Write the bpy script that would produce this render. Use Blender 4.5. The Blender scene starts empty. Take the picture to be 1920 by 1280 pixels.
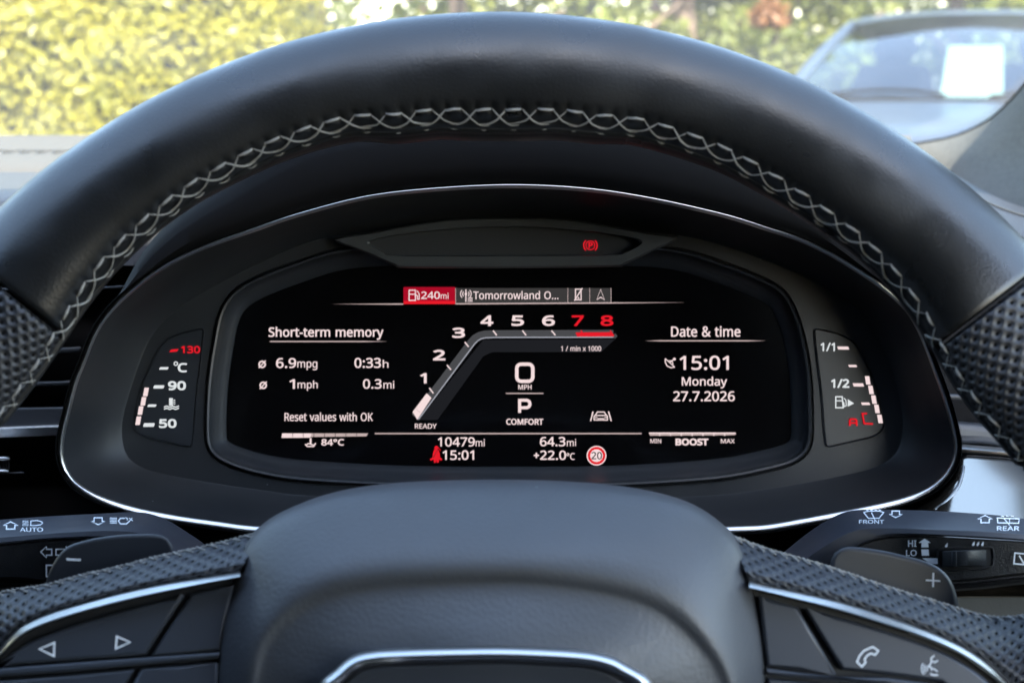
import bpy, bmesh, math, random
from mathutils import Vector, Matrix, noise
from mathutils.geometry import tessellate_polygon
random.seed(7)
R = math.radians
S = bpy.context.scene
COL = S.collection

# ------------------------------------------------------------------ camera, sky, sun, exposure
EXPO = 2.9
CZ, PITCH, F = 1.30, R(14.0), 2100.0          # eye height, look-down angle, focal length in photo pixels
CAM = Vector((0, 0, CZ))
FW = Vector((0, math.cos(PITCH), -math.sin(PITCH)))
UP = Vector((0, math.sin(PITCH), math.cos(PITCH)))
RT = Vector((1, 0, 0))
cd = bpy.data.cameras.new('camera'); cam = bpy.data.objects.new('camera', cd); COL.objects.link(cam)
cam.location = CAM; cam.rotation_euler = (R(90) - PITCH, 0, 0)
cd.sensor_width = 36.0; cd.lens = 36.0 * F / 1920.0
cd.clip_start = 0.01; cd.clip_end = 500
cd.dof.use_dof = True; cd.dof.focus_distance = 0.455; cd.dof.aperture_fstop = 11.0
S.camera = cam
SUN = Vector((0.32, -0.85, 0.95)).normalized()
w = bpy.data.worlds.new('World'); S.world = w; w.use_nodes = True
wn = w.node_tree; wn.nodes.clear()
sky = wn.nodes.new('ShaderNodeTexSky'); sky.sky_type = 'NISHITA'; sky.sun_disc = False
sky.sun_elevation = math.asin(SUN.z); sky.sun_rotation = math.atan2(SUN.x, SUN.y)
sky.air_density = 1.3; sky.dust_density = 1.4; sky.ozone_density = 0.6
bg = wn.nodes.new('ShaderNodeBackground'); bg.inputs[1].default_value = 0.15
wo = wn.nodes.new('ShaderNodeOutputWorld')
wn.links.new(sky.outputs[0], bg.inputs[0]); wn.links.new(bg.outputs[0], wo.inputs[0])
sl = bpy.data.lights.new('sun', 'SUN'); so = bpy.data.objects.new('sun', sl); COL.objects.link(so)
sl.energy = 2.7; sl.angle = R(0.5); sl.color = (1.0, 0.93, 0.80)
so.rotation_euler = (-SUN).to_track_quat('-Z', 'Y').to_euler(); so.location = SUN * 30
S.view_settings.view_transform = 'Standard'; S.view_settings.look = 'None'
S.view_settings.exposure = EXPO; S.view_settings.gamma = 1.0
S.view_settings.use_curve_mapping = False
S.cycles.use_denoising = True
S.cycles.max_bounces = 10; S.cycles.transparent_max_bounces = 12
S.cycles.sample_clamp_indirect = 6.0

# ------------------------------------------------------------------ measuring and mesh helpers
def P(x, y, d):
    """point in the car that is d metres ahead of the eye along the line of sight through photo position x, y"""
    return CAM + d * (FW + RT * ((x - 960) / F) + UP * ((640 - y) / F))
def ray(x, y):
    return (FW + RT * ((x - 960) / F) + UP * ((640 - y) / F)).normalized()
def cr(pts, n, closed=False):
    """smooth resampling (Catmull-Rom, equal arc length); works on tuples of any length"""
    m = len(pts); dim = len(pts[0]); out = []
    seg = m if closed else m - 1
    for i in range(seg):
        p = [pts[(i + k) % m] if closed else pts[min(max(i + k, 0), m - 1)] for k in (-1, 0, 1, 2)]
        for s in range(24):
            t = s / 24
            out.append(tuple(0.5 * ((2 * p[1][c]) + (-p[0][c] + p[2][c]) * t + (2 * p[0][c] - 5 * p[1][c] + 4 * p[2][c] - p[3][c]) * t * t
                       + (-p[0][c] + 3 * p[1][c] - 3 * p[2][c] + p[3][c]) * t ** 3) for c in range(dim)))
    out.append(tuple(pts[0]) if closed else tuple(pts[-1]))
    L = [0.0]
    for a, b in zip(out, out[1:]):
        L.append(L[-1] + math.dist(a, b))
    res = []; j = 0
    cnt = n if closed else n - 1
    for k in range(n):
        t = L[-1] * k / cnt
        while j < len(L) - 2 and L[j + 1] < t: j += 1
        u = (t - L[j]) / max(L[j + 1] - L[j], 1e-9)
        res.append(tuple(out[j][c] + (out[j + 1][c] - out[j][c]) * u for c in range(dim)))
    return res
def mirror(pts, ax=954):
    return [(2 * ax - p[0],) + tuple(p[1:]) for p in pts]
def offset2(pts, o, closed=True):
    """shift a 2D outline sideways by o (positive = inwards for an outline drawn clockwise on screen)"""
    n = len(pts); res = []
    for i in range(n):
        a = pts[(i - 1) % n] if closed or i > 0 else pts[i]
        b = pts[(i + 1) % n] if closed or i < n - 1 else pts[i]
        dx, dy = b[0] - a[0], b[1] - a[1]; L = math.hypot(dx, dy) or 1
        oo = o[i] if isinstance(o, (list, tuple)) else o
        res.append((pts[i][0] - dy / L * oo, pts[i][1] + dx / L * oo))
    return res

# letter outlines: advance width and contours, 500 units to the em
GLYPH = {
 '&': (293, '122,291 132,290 142,289 151,287 159,283 166,279 173,274 178,269 183,262 187,255 189,247 191,238 191,229 190,217 187,206 182,195 175,186 166,177 157,169 146,161 134,154 211,79 216,86 221,93 225,100 228,108 239,143 275,143 272,131 268,118 264,107 259,95 254,85 248,75 241,66 234,57 293,0 245,0 210,34 204,28 197,23 190,18 183,14 176,10 168,7 160,3 151,1 142,-1 133,-3 122,-4 111,-4 98,-3 86,-2 74,1 64,5 54,10 46,16 38,23 32,32 27,41 24,51 22,62 21,75 22,84 23,94 25,102 29,110 33,117 38,124 44,130 50,136 57,142 65,148 74,153 83,159 67,179 63,184 59,190 56,195 53,201 51,208 49,214 48,221 48,228 49,238 50,246 53,254 57,262 62,268 68,274 75,279 82,283 91,287 101,289 111,290;104,137 80,120 75,115 71,111 67,106 64,101 61,95 60,89 58,83 58,76 59,65 62,56 66,48 73,40 81,35 90,31 101,28 113,27 125,28 137,29 147,32 157,36 166,40 174,45 181,50 188,56;121,262 113,261 105,260 99,257 93,253 89,248 85,242 83,236 83,229 83,221 85,215 87,208 90,202 94,196 100,189 105,182 112,175 123,182 133,188 140,194 146,201 151,207 154,214 156,221 156,229 156,236 154,242 151,248 147,253 142,257 135,260 128,261'),
 '+': (229, '129,156 209,156 209,127 129,127 129,45 100,45 100,127 20,127 20,156 100,156 100,239 129,239'),
 '-': (129, '16,92 16,123 113,123 113,92'),
 '.': (107, '29,22 29,29 31,34 33,39 36,43 40,45 44,47 48,48 53,49 58,48 63,47 67,45 71,43 74,39 77,34 78,29 79,22 78,15 77,9 74,5 71,1 67,-2 63,-4 58,-5 53,-6 48,-5 44,-4 40,-2 36,1 33,5 31,9 29,15'),
 '/': (149, '145,286 38,0 4,0 111,286'),
 '0': (229, '210,144 209,127 208,111 207,96 204,81 201,68 198,56 193,45 188,35 182,26 175,18 167,12 158,6 149,2 138,-2 127,-3 114,-4 99,-3 85,0 72,6 61,14 51,23 43,35 36,49 30,64 25,82 22,101 20,121 20,144 20,166 22,187 25,206 29,223 34,238 41,252 50,264 59,273 71,281 84,286 98,290 114,291 130,290 144,286 156,281 168,273 178,264 186,252 193,238 199,223 204,206 207,187 209,166;55,144 55,125 56,108 58,92 61,78 64,66 68,55 74,46 80,39 87,33 95,29 104,27 114,26 125,27 134,29 142,33 149,39 155,46 160,55 165,66 168,78 171,92 173,108 174,125 174,144 174,162 173,179 171,195 168,209 165,221 160,231 155,240 149,248 142,253 134,257 125,260 114,261 104,260 95,257 87,253 80,248 74,240 68,231 64,221 61,209 58,195 56,179 55,162'),
 '1': (229, '142,0 108,0 108,200 108,220 109,235 109,249 98,239 85,227 54,202 36,226 113,286 142,286'),
 '2': (229, '209,0 19,0 19,29 94,105 131,144 138,152 144,160 149,168 153,177 157,185 159,194 160,203 161,212 160,223 157,233 153,241 147,248 139,253 131,257 121,259 110,260 100,260 91,258 82,256 74,253 66,249 58,244 49,239 41,233 22,257 47,274 54,277 61,281 69,283 76,286 84,288 93,289 101,290 110,290 123,290 135,288 146,285 156,281 165,276 173,270 180,263 186,255 191,246 194,236 196,226 197,214 196,203 195,192 192,182 188,172 183,162 177,153 170,143 162,133 123,93 64,34 64,32 209,32'),
 '3': (229, '198,219 197,210 196,201 194,193 190,186 186,179 182,173 176,168 170,163 163,159 155,156 147,153 138,151 138,149 154,146 168,142 180,135 190,128 197,118 202,107 205,95 206,81 206,69 204,58 200,47 195,37 188,28 180,20 170,13 159,7 146,2 131,-1 115,-3 97,-4 86,-4 75,-3 65,-2 55,-1 45,1 36,4 27,8 18,12 18,45 27,40 37,37 47,33 57,31 67,28 77,27 87,26 97,26 115,27 130,29 143,34 153,41 160,49 165,59 169,70 170,82 169,91 167,98 164,105 160,111 155,116 149,121 141,125 133,128 123,130 113,131 102,132 89,133 62,133 62,163 90,163 101,163 112,164 121,167 129,170 137,173 143,178 149,183 153,189 157,195 160,202 161,209 162,217 161,227 158,235 154,243 148,249 140,254 131,258 121,260 109,261 102,260 95,260 88,259 82,258 59,249 37,237 20,261 28,266 37,272 47,277 58,281 69,285 82,288 95,290 109,290 130,289 148,285 163,279 176,270 185,260 192,247 196,234'),
 '4': (229, '221,65 180,65 180,0 146,0 146,65 8,65 8,95 143,288 180,288 180,97 221,97;146,187 146,206 146,222 147,237 148,250 146,250 138,234 129,219 43,97 146,97'),
 '5': (229, '110,176 124,175 138,173 150,170 161,166 171,160 180,153 188,146 195,137 200,127 204,116 206,104 206,91 206,77 203,64 199,52 194,40 187,30 178,21 168,14 157,7 144,2 131,-1 116,-3 99,-4 89,-4 78,-3 68,-2 58,0 49,2 40,5 32,8 25,12 25,45 33,41 41,37 50,34 60,31 71,29 81,27 90,26 100,26 110,26 120,28 129,30 137,33 144,36 151,41 157,47 162,53 165,60 168,69 170,78 170,88 169,101 166,113 161,123 153,131 143,137 131,142 116,145 99,146 73,144 50,140 32,151 43,286 186,286 186,254 73,254 66,171 85,174'),
 '6': (229, '22,122 22,135 23,147 24,159 25,171 27,183 30,195 33,206 37,217 42,227 47,237 54,246 61,255 68,263 77,270 87,276 98,281 110,285 123,288 138,290 153,290 172,289 188,287 188,257 172,260 154,261 141,261 129,259 118,256 108,252 99,247 91,241 85,235 79,227 74,219 70,210 66,200 63,190 61,179 59,169 58,157 57,146 60,146 63,150 67,155 71,159 75,163 80,166 85,170 91,172 97,175 104,177 111,178 119,179 128,179 140,179 151,177 161,173 171,169 180,163 188,156 194,148 200,139 205,129 208,118 210,106 211,92 210,78 208,65 204,52 199,41 193,31 186,22 177,14 168,8 157,3 146,-1 133,-3 119,-4 109,-4 100,-2 90,0 81,4 73,8 65,13 57,20 50,27 44,35 38,45 34,55 29,66 26,79 24,92 23,107;119,26 131,27 142,30 152,35 160,42 167,51 172,63 175,76 176,92 175,105 172,117 168,127 162,136 154,143 144,148 133,151 120,152 111,151 103,150 95,147 87,144 81,140 75,135 70,130 66,124 62,118 60,112 58,105 58,99 58,92 59,86 60,79 62,73 64,67 66,61 70,55 73,49 77,44 82,40 87,36 92,32 98,29 105,27 112,26'),
 '7': (229, '55,0 172,254 18,254 18,286 210,286 210,259 93,0'),
 '8': (229, '114,290 127,290 138,288 149,286 159,282 168,278 176,273 183,267 189,259 194,251 197,242 199,233 200,222 200,213 198,206 196,198 193,192 189,185 184,180 179,174 173,169 166,164 160,160 153,156 146,152 154,147 162,143 170,138 178,133 184,127 191,121 196,115 201,108 204,100 207,92 209,84 209,74 209,63 206,52 203,42 198,33 191,24 184,17 175,11 165,6 154,1 142,-2 129,-3 115,-4 101,-3 87,-2 74,1 63,5 53,10 44,16 37,23 31,31 26,40 22,50 20,61 20,73 20,82 22,91 24,100 28,107 32,114 37,120 43,126 50,132 57,137 64,142 71,146 79,150 72,154 66,158 59,163 54,168 48,173 43,179 39,185 35,191 33,198 31,206 29,214 29,222 30,233 32,242 35,251 40,259 46,266 53,273 61,278 71,282 81,286 91,288 102,290;54,73 55,63 58,53 62,45 69,38 77,32 88,28 100,25 115,24 128,25 140,28 151,32 159,38 166,45 171,54 174,63 175,74 174,81 173,87 171,93 167,98 163,104 158,109 153,113 147,117 140,122 132,126 124,129 115,133 108,135 100,131 92,127 85,123 79,119 73,114 68,109 64,104 60,99 58,93 56,87 55,80;114,262 103,261 94,259 85,256 78,251 71,245 67,238 64,230 63,221 64,213 65,207 67,201 70,196 74,191 79,186 84,182 89,179 116,165 141,178 146,182 151,186 155,191 159,196 161,201 164,207 165,214 165,221 164,230 162,238 157,245 151,251 144,256 135,259 125,261'),
 '9': (229, '209,164 208,152 208,140 207,127 205,115 203,103 200,92 197,80 193,70 189,59 183,49 177,40 170,31 162,24 153,17 143,11 132,5 120,1 107,-2 93,-3 77,-4 58,-3 41,0 41,30 58,26 76,25 90,25 102,27 113,30 122,34 131,39 139,45 146,52 152,59 157,67 161,76 164,86 167,96 169,107 171,118 172,129 173,140 170,140 167,136 164,132 160,127 155,123 150,120 145,117 139,114 133,111 126,110 119,108 111,107 102,107 90,108 79,110 69,113 59,117 50,123 43,130 36,138 30,147 26,157 23,168 21,180 20,194 21,208 23,222 26,234 31,245 38,256 45,265 54,272 63,279 74,284 86,287 98,290 111,290 122,290 131,288 141,286 150,282 158,278 166,273 174,266 180,259 187,251 192,241 197,231 201,220 204,207 207,194 208,180;111,261 100,260 89,257 79,251 71,244 64,235 59,223 56,210 55,194 56,181 58,169 62,159 68,151 76,144 85,139 97,136 110,135 119,135 128,137 136,139 143,143 150,147 156,151 161,157 165,162 168,168 171,175 172,181 173,187 173,194 172,200 171,207 169,213 167,219 164,226 161,231 158,237 154,242 149,247 144,251 138,254 132,257 126,259 119,260'),
 ':': (107, '29,22 29,29 31,34 33,39 36,43 40,45 44,47 48,48 53,49 58,48 63,47 67,45 71,43 74,39 77,34 78,29 79,22 78,15 77,9 74,5 71,1 67,-2 63,-4 58,-5 53,-6 48,-5 44,-4 40,-2 36,1 33,5 31,9 29,15;29,193 29,200 31,206 33,211 36,215 40,217 44,219 48,220 53,221 58,220 63,219 67,217 71,215 74,211 77,206 78,200 79,193 78,187 77,181 74,176 71,172 67,170 63,168 58,166 53,166 48,166 44,168 40,170 36,172 33,176 31,181 29,187'),
 'A': (256, '219,0 184,89 71,89 36,0 0,0 112,287 144,287 256,0;141,207 137,219 132,236 128,250 123,234 119,219 115,207 83,121 173,121'),
 'B': (261, '121,286 146,285 168,282 187,277 202,270 214,261 222,249 228,233 229,215 229,207 228,199 226,192 223,185 220,179 215,174 210,168 205,164 198,160 191,157 183,154 175,152 175,150 184,148 192,146 200,143 207,140 214,135 221,130 226,124 231,118 234,110 237,102 238,92 239,81 238,69 236,57 232,47 227,37 220,29 212,21 203,15 193,9 181,5 168,2 154,1 140,0 39,0 39,286;128,164 145,165 159,167 170,171 178,176 184,183 189,191 191,200 192,211 191,222 188,232 183,239 175,245 166,250 154,253 139,255 122,255 75,255 75,164;75,134 75,30 133,30 150,31 165,34 177,39 186,45 192,53 197,62 200,73 200,84 200,92 199,98 197,105 194,111 190,116 185,121 179,125 172,128 163,131 154,133 142,134 130,134'),
 'C': (253, '162,259 150,258 140,257 130,254 120,251 111,246 103,241 96,235 89,228 83,220 78,211 73,202 69,191 66,180 64,169 63,156 63,143 63,126 65,110 69,95 74,82 80,70 87,59 96,49 106,42 118,36 131,31 145,29 161,28 170,28 180,28 188,29 197,31 230,39 230,8 222,5 213,2 205,0 197,-1 188,-2 178,-3 167,-4 156,-4 135,-3 116,1 99,6 83,14 69,24 57,36 47,50 39,65 33,83 28,102 25,122 24,144 25,159 27,175 30,189 33,203 39,216 45,228 52,239 60,249 69,259 79,267 91,274 103,280 116,284 131,288 146,290 162,290 173,290 184,289 194,288 204,286 214,283 224,281 233,277 241,273 227,243 197,254 189,256 180,257 171,258'),
 'D': (293, '268,146 267,123 264,102 258,83 250,65 241,50 229,37 215,26 199,16 182,9 162,4 141,1 119,0 39,0 39,286 127,286 148,285 168,282 186,277 202,270 217,261 230,250 241,238 251,223 259,207 264,188 267,168;230,145 229,163 227,179 223,194 218,207 210,219 202,229 192,237 181,244 168,249 154,252 138,255 122,255 75,255 75,31 114,31 141,33 165,38 185,47 201,60 214,76 223,95 228,118'),
 'E': (223, '199,0 39,0 39,286 199,286 199,255 75,255 75,165 192,165 192,134 75,134 75,32 199,32'),
 'F': (208, '75,0 39,0 39,286 199,286 199,255 75,255 75,153 191,153 191,121 75,121'),
 'H': (297, '258,0 222,0 222,134 75,134 75,0 39,0 39,286 75,286 75,165 222,165 222,286 258,286'),
 'I': (136, '119,0 16,0 16,21 50,28 50,257 16,265 16,286 119,286 119,265 86,257 86,28 119,21'),
 'K': (248, '248,0 206,0 104,137 75,111 75,0 39,0 39,286 75,286 75,145 99,172 124,200 202,286 244,286 130,162'),
 'L': (210, '39,0 39,286 75,286 75,32 200,32 200,0'),
 'M': (364, '165,0 71,251 69,251 71,231 72,203 72,174 72,0 39,0 39,286 92,286 180,52 182,52 272,286 325,286 325,0 289,0 289,176 289,204 291,230 292,251 290,251 195,0'),
 'N': (305, '266,0 224,0 71,238 69,238 70,216 72,189 72,160 72,0 39,0 39,286 81,286 233,49 235,49 234,69 233,97 232,125 232,286 266,286'),
 'O': (313, '289,144 288,127 287,112 284,97 280,83 276,70 270,58 263,47 255,36 246,27 237,19 226,12 214,6 201,2 187,-1 173,-3 157,-4 140,-3 125,-1 111,2 98,7 86,12 75,19 66,28 57,37 49,47 43,58 37,70 32,83 29,97 26,112 25,128 24,144 25,165 28,185 33,204 39,221 47,236 57,250 69,262 83,272 98,280 116,286 136,290 157,291 178,290 197,286 214,280 229,272 243,262 255,251 265,237 274,221 280,204 285,185 288,165;63,144 63,126 65,110 68,95 73,81 78,69 85,58 94,49 104,41 115,35 127,31 141,28 157,27 172,28 186,31 199,35 210,41 220,49 228,58 235,69 241,81 245,95 248,110 250,126 251,144 249,169 245,192 238,212 228,228 215,242 199,251 180,257 157,259 142,258 128,256 115,251 104,245 94,238 85,228 78,218 73,205 68,192 65,177 63,161'),
 'P': (242, '115,286 141,285 163,281 182,274 196,264 208,252 216,238 221,221 222,202 222,193 221,185 219,176 216,168 213,160 209,153 203,146 197,139 190,133 182,128 172,123 162,119 150,116 137,113 123,112 108,111 75,111 75,0 39,0 39,286;111,255 75,255 75,142 104,142 117,143 129,144 140,146 149,148 158,152 165,156 171,161 176,167 180,174 183,182 184,191 185,200 184,213 180,225 175,234 167,242 157,248 144,252 129,255'),
 'R': (249, '118,286 135,286 150,284 164,281 177,277 187,272 197,266 205,259 211,250 216,241 219,230 221,218 222,205 222,194 220,184 217,175 214,167 209,160 204,153 198,147 192,143 186,138 179,134 172,131 165,128 243,0 201,0 132,118 75,118 75,0 39,0 39,286;116,255 75,255 75,149 118,149 134,150 148,152 160,157 169,163 176,170 181,180 184,191 185,203 184,212 183,220 181,227 177,233 173,239 168,243 162,247 155,250 147,252 137,254 127,255'),
 'S': (220, '201,77 201,64 198,53 194,42 189,33 182,25 174,17 164,11 153,6 141,1 128,-2 114,-3 99,-4 68,-2 42,2 20,10 20,44 28,41 37,38 46,35 56,32 67,30 78,29 89,28 101,27 111,28 120,29 129,30 136,33 143,36 149,40 154,44 158,49 161,54 163,60 165,67 165,73 165,80 164,86 162,92 159,97 156,102 151,106 145,111 139,115 130,119 121,123 110,128 98,132 66,147 59,151 53,155 47,160 43,165 38,170 34,176 31,181 29,188 27,194 25,201 24,209 24,217 25,228 27,239 31,248 36,256 42,264 50,271 58,277 68,281 79,285 90,288 102,290 115,290 127,290 138,289 149,288 159,286 168,284 178,281 186,278 194,274 183,243 151,254 142,256 133,258 124,258 115,259 106,258 98,257 91,256 85,253 79,251 74,247 70,243 67,239 64,234 62,229 61,223 61,217 61,210 62,204 64,198 67,193 70,188 74,184 80,180 86,176 94,172 102,168 112,163 123,159 135,154 146,150 157,145 166,139 174,134 181,128 187,121 192,114 196,106 199,97 201,87'),
 'T': (223, '130,0 93,0 93,255 4,255 4,286 219,286 219,255 130,255'),
 'U': (293, '257,101 256,87 254,73 250,60 245,48 238,36 229,26 219,17 208,10 195,4 180,-1 163,-3 145,-4 120,-2 98,3 79,12 64,25 52,41 43,59 38,79 36,102 36,286 72,286 72,101 73,84 77,70 83,57 91,47 101,38 114,32 129,28 147,27 160,28 171,30 181,33 189,37 197,42 204,48 209,55 213,63 217,71 219,81 220,91 221,101 221,286 257,286'),
 'X': (235, '233,0 192,0 117,124 40,0 2,0 97,149 8,286 48,286 118,174 188,286 227,286 138,150'),
 'Y': (227, '113,146 188,286 227,286 132,111 132,0 95,0 95,109 0,286 39,286'),
 'a': (225, '115,219 134,217 150,214 163,209 174,201 182,191 188,179 191,164 192,146 192,0 167,0 160,30 158,30 154,25 149,20 144,15 139,11 134,7 129,4 123,2 117,0 110,-2 103,-3 95,-4 86,-4 77,-4 68,-2 59,0 52,3 44,7 38,11 32,17 27,24 23,31 21,40 19,49 18,60 20,75 25,88 33,100 44,109 58,117 76,123 97,127 121,128 158,130 158,142 157,155 155,165 151,173 146,180 140,184 132,187 123,189 113,190 105,190 97,189 89,187 81,185 53,174 42,200 49,204 57,207 66,210 75,213 85,215 95,217 105,218;126,104 107,102 92,100 80,96 70,91 64,85 59,77 56,69 55,59 56,51 58,44 61,38 66,33 72,29 79,27 86,25 94,24 107,25 119,28 130,33 140,39 147,48 153,59 156,71 158,86 158,105'),
 'd': (246, '110,-4 91,-2 74,3 59,12 46,24 36,40 28,59 24,81 22,107 24,133 28,156 36,175 46,191 59,203 75,212 92,217 111,219 119,219 126,218 133,217 140,215 146,212 152,210 157,207 162,203 166,200 170,196 174,192 177,187 180,187 178,203 177,219 177,305 213,305 213,0 184,0 179,29 177,29 174,24 170,20 166,16 162,12 157,9 152,6 146,3 140,0 133,-2 126,-3 118,-4;116,25 132,26 145,30 156,36 164,44 170,54 174,67 177,83 178,100 178,107 177,126 174,142 170,156 164,168 156,178 146,184 132,188 115,190 102,188 91,184 81,177 73,167 67,155 62,140 59,124 59,106 59,88 62,72 67,58 73,47 81,37 91,31 102,27'),
 'e': (226, '117,219 130,218 143,216 154,212 165,207 174,200 182,192 189,183 195,173 200,162 203,149 205,136 206,122 206,101 59,101 60,83 64,69 69,56 77,45 87,37 99,31 112,27 127,26 137,26 146,27 155,28 163,30 196,41 196,10 188,7 180,4 172,1 164,-1 155,-2 146,-3 136,-4 126,-4 111,-3 97,-1 84,3 72,8 60,15 51,24 42,34 35,46 29,59 25,73 23,89 22,106 23,123 25,139 29,153 34,166 40,178 48,189 57,198 67,205 78,211 90,216 103,218;117,190 105,189 94,186 85,181 77,174 70,165 65,154 61,142 59,129 169,129 168,138 167,146 166,154 163,161 160,167 156,173 152,178 146,182 140,186 133,188 125,190'),
 'g': (246, '110,219 121,218 130,217 140,214 149,211 157,206 164,201 171,194 178,186 180,186 184,215 213,215 213,-4 212,-18 210,-32 207,-44 202,-55 196,-64 189,-73 180,-80 170,-86 159,-90 146,-94 132,-96 116,-96 105,-96 94,-95 84,-94 74,-93 64,-91 55,-89 47,-86 39,-83 39,-50 47,-54 55,-57 65,-60 75,-63 85,-64 96,-66 107,-67 118,-67 131,-66 143,-63 153,-58 162,-51 169,-42 174,-32 177,-20 178,-6 178,2 178,16 179,28 177,28 171,21 165,14 157,9 149,4 141,1 131,-2 121,-4 111,-4 91,-2 74,3 58,12 46,25 35,41 28,60 24,82 22,107 24,131 28,153 35,172 46,189 58,202 73,211 91,217;115,189 106,189 98,187 91,184 84,180 78,174 73,168 69,160 65,152 62,142 60,131 59,119 59,107 59,88 62,72 67,58 73,46 81,37 91,30 103,26 116,25 124,25 131,26 138,27 144,29 150,31 155,34 159,38 163,42 167,47 170,53 172,59 174,65 176,73 177,81 178,89 178,99 178,107 178,121 176,134 174,145 171,154 168,163 163,170 157,176 151,181 143,185 135,187 125,189'),
 'h': (248, '69,215 69,200 67,185 70,185 73,191 77,195 82,200 87,204 92,207 98,210 104,213 110,215 117,216 123,218 130,218 137,219 149,218 161,216 171,214 180,210 188,206 196,200 202,193 206,185 210,176 213,165 215,153 215,140 215,0 180,0 180,138 180,150 178,160 174,169 169,176 162,182 154,186 144,188 132,189 121,189 111,187 102,184 95,180 88,175 83,169 79,162 75,154 73,145 71,134 70,123 69,111 69,0 34,0 34,305 69,305'),
 'i': (103, '69,215 69,0 34,0 34,215;52,296 56,295 60,294 63,292 66,290 69,287 71,283 72,278 73,273 72,268 71,263 69,259 66,256 63,254 60,252 56,251 52,251 48,251 44,252 40,254 37,256 35,259 33,263 32,268 31,273 32,278 33,283 35,287 37,290 40,292 44,294 48,295'),
 'l': (103, '69,0 34,0 34,305 69,305'),
 'm': (375, '270,219 287,218 302,214 314,208 324,200 332,190 338,176 341,159 342,140 342,0 308,0 308,138 307,150 305,160 302,169 297,176 291,182 283,186 274,188 264,189 249,188 237,185 227,179 219,171 213,161 209,149 207,135 206,119 206,0 171,0 171,138 171,146 170,154 168,161 166,167 163,172 160,177 156,180 152,184 146,186 141,188 134,189 127,189 116,189 107,187 99,184 93,180 87,175 82,169 78,162 75,154 72,145 71,135 70,124 69,111 69,0 34,0 34,215 63,215 68,186 70,186 73,191 77,196 82,200 86,204 91,208 97,211 102,213 108,215 114,217 120,218 127,219 133,219 145,218 156,217 166,214 175,210 182,205 189,199 195,191 199,183 201,183 207,191 214,199 222,205 230,210 240,214 250,217 260,218'),
 'n': (248, '138,219 156,218 171,214 185,208 196,200 204,190 210,176 214,159 215,140 215,0 180,0 180,138 180,150 178,160 174,169 169,176 162,182 154,186 144,188 132,189 116,188 102,184 91,178 83,169 77,158 73,145 70,129 69,111 69,0 34,0 34,215 63,215 68,186 70,186 74,191 78,196 83,200 88,204 93,208 99,211 105,213 111,215 118,217 124,218 131,219'),
 'o': (242, '221,108 220,95 219,83 217,71 214,60 210,50 205,41 200,33 194,25 187,18 179,13 171,8 162,3 153,0 142,-2 132,-4 121,-4 110,-4 100,-2 91,0 81,3 73,8 65,13 57,18 50,25 44,33 38,41 34,50 29,60 26,71 24,83 23,95 22,108 23,125 25,141 29,155 34,168 41,180 49,190 58,199 69,206 80,212 93,216 107,218 122,219 136,218 149,216 162,212 173,206 184,199 193,190 201,180 208,168 214,155 218,141 220,125;59,108 59,96 60,84 62,74 65,64 69,55 74,47 79,41 86,35 93,31 102,28 111,26 121,25 132,26 141,28 150,31 157,35 164,41 169,47 174,55 178,64 181,74 183,84 184,96 184,108 184,120 183,132 181,142 178,152 174,160 169,168 163,174 157,179 150,184 141,187 132,189 121,189 106,188 93,184 82,177 73,168 67,156 62,142 59,126'),
 'p': (246, '136,219 155,217 172,212 187,203 200,191 211,176 218,157 223,134 225,108 224,90 222,74 218,60 214,46 207,35 200,24 192,16 183,9 172,3 161,-1 149,-3 136,-4 128,-4 120,-3 113,-2 107,0 100,3 95,5 90,8 85,12 69,27 67,27 69,10 69,-8 69,-96 34,-96 34,215 63,215 68,186 69,186 73,190 76,194 80,199 85,202 90,206 95,209 100,212 106,215 113,216 120,218 128,219;130,189 120,189 110,187 102,185 95,181 89,176 84,171 79,164 76,156 73,148 71,138 70,127 69,115 69,108 70,95 71,83 73,73 75,63 78,54 83,47 88,40 94,35 101,31 110,28 120,26 131,25 140,26 149,28 156,31 163,36 169,42 174,49 178,57 182,66 185,75 186,86 188,97 188,108 187,126 184,141 180,155 174,167 166,177 156,184 144,188'),
 'r': (165, '134,219 147,218 160,217 155,184 144,186 132,187 126,187 120,186 114,184 108,182 103,179 98,175 93,171 88,167 84,162 80,157 77,151 74,144 72,138 71,130 70,123 69,115 69,0 34,0 34,215 63,215 67,176 69,176 72,181 76,187 80,192 85,197 90,202 95,206 101,210 107,213 113,216 120,217 127,219'),
 's': (192, '174,59 173,49 171,40 168,32 164,24 158,18 151,12 143,7 134,3 124,0 113,-2 101,-4 88,-4 77,-4 67,-3 58,-2 50,0 42,2 34,4 27,7 21,10 21,42 52,30 61,28 70,26 80,25 89,24 102,25 112,27 121,29 128,33 133,38 137,43 139,49 140,56 140,60 139,64 137,67 136,71 133,74 129,77 125,80 120,83 87,98 51,114 44,118 38,123 33,128 28,133 25,139 22,146 21,154 20,162 22,175 26,186 33,196 43,204 55,211 68,215 84,218 101,219 111,219 120,218 129,217 138,215 146,213 154,211 162,208 170,204 158,176 129,186 122,188 114,189 106,190 99,190 88,190 80,188 72,186 66,183 61,179 57,175 55,170 54,164 54,160 55,156 57,152 59,149 62,146 66,143 71,140 77,137 109,123 144,107 151,103 157,99 162,94 166,88 170,82 172,75 174,68'),
 't': (145, '106,25 122,26 136,29 136,2 120,-2 100,-4 92,-4 84,-3 76,-1 69,2 62,5 56,10 50,15 46,22 42,30 39,39 37,50 37,63 37,188 6,188 6,204 37,219 51,264 72,264 72,215 134,215 134,188 72,188 72,63 73,54 75,46 77,40 82,34 87,30 92,27 99,25'),
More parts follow.
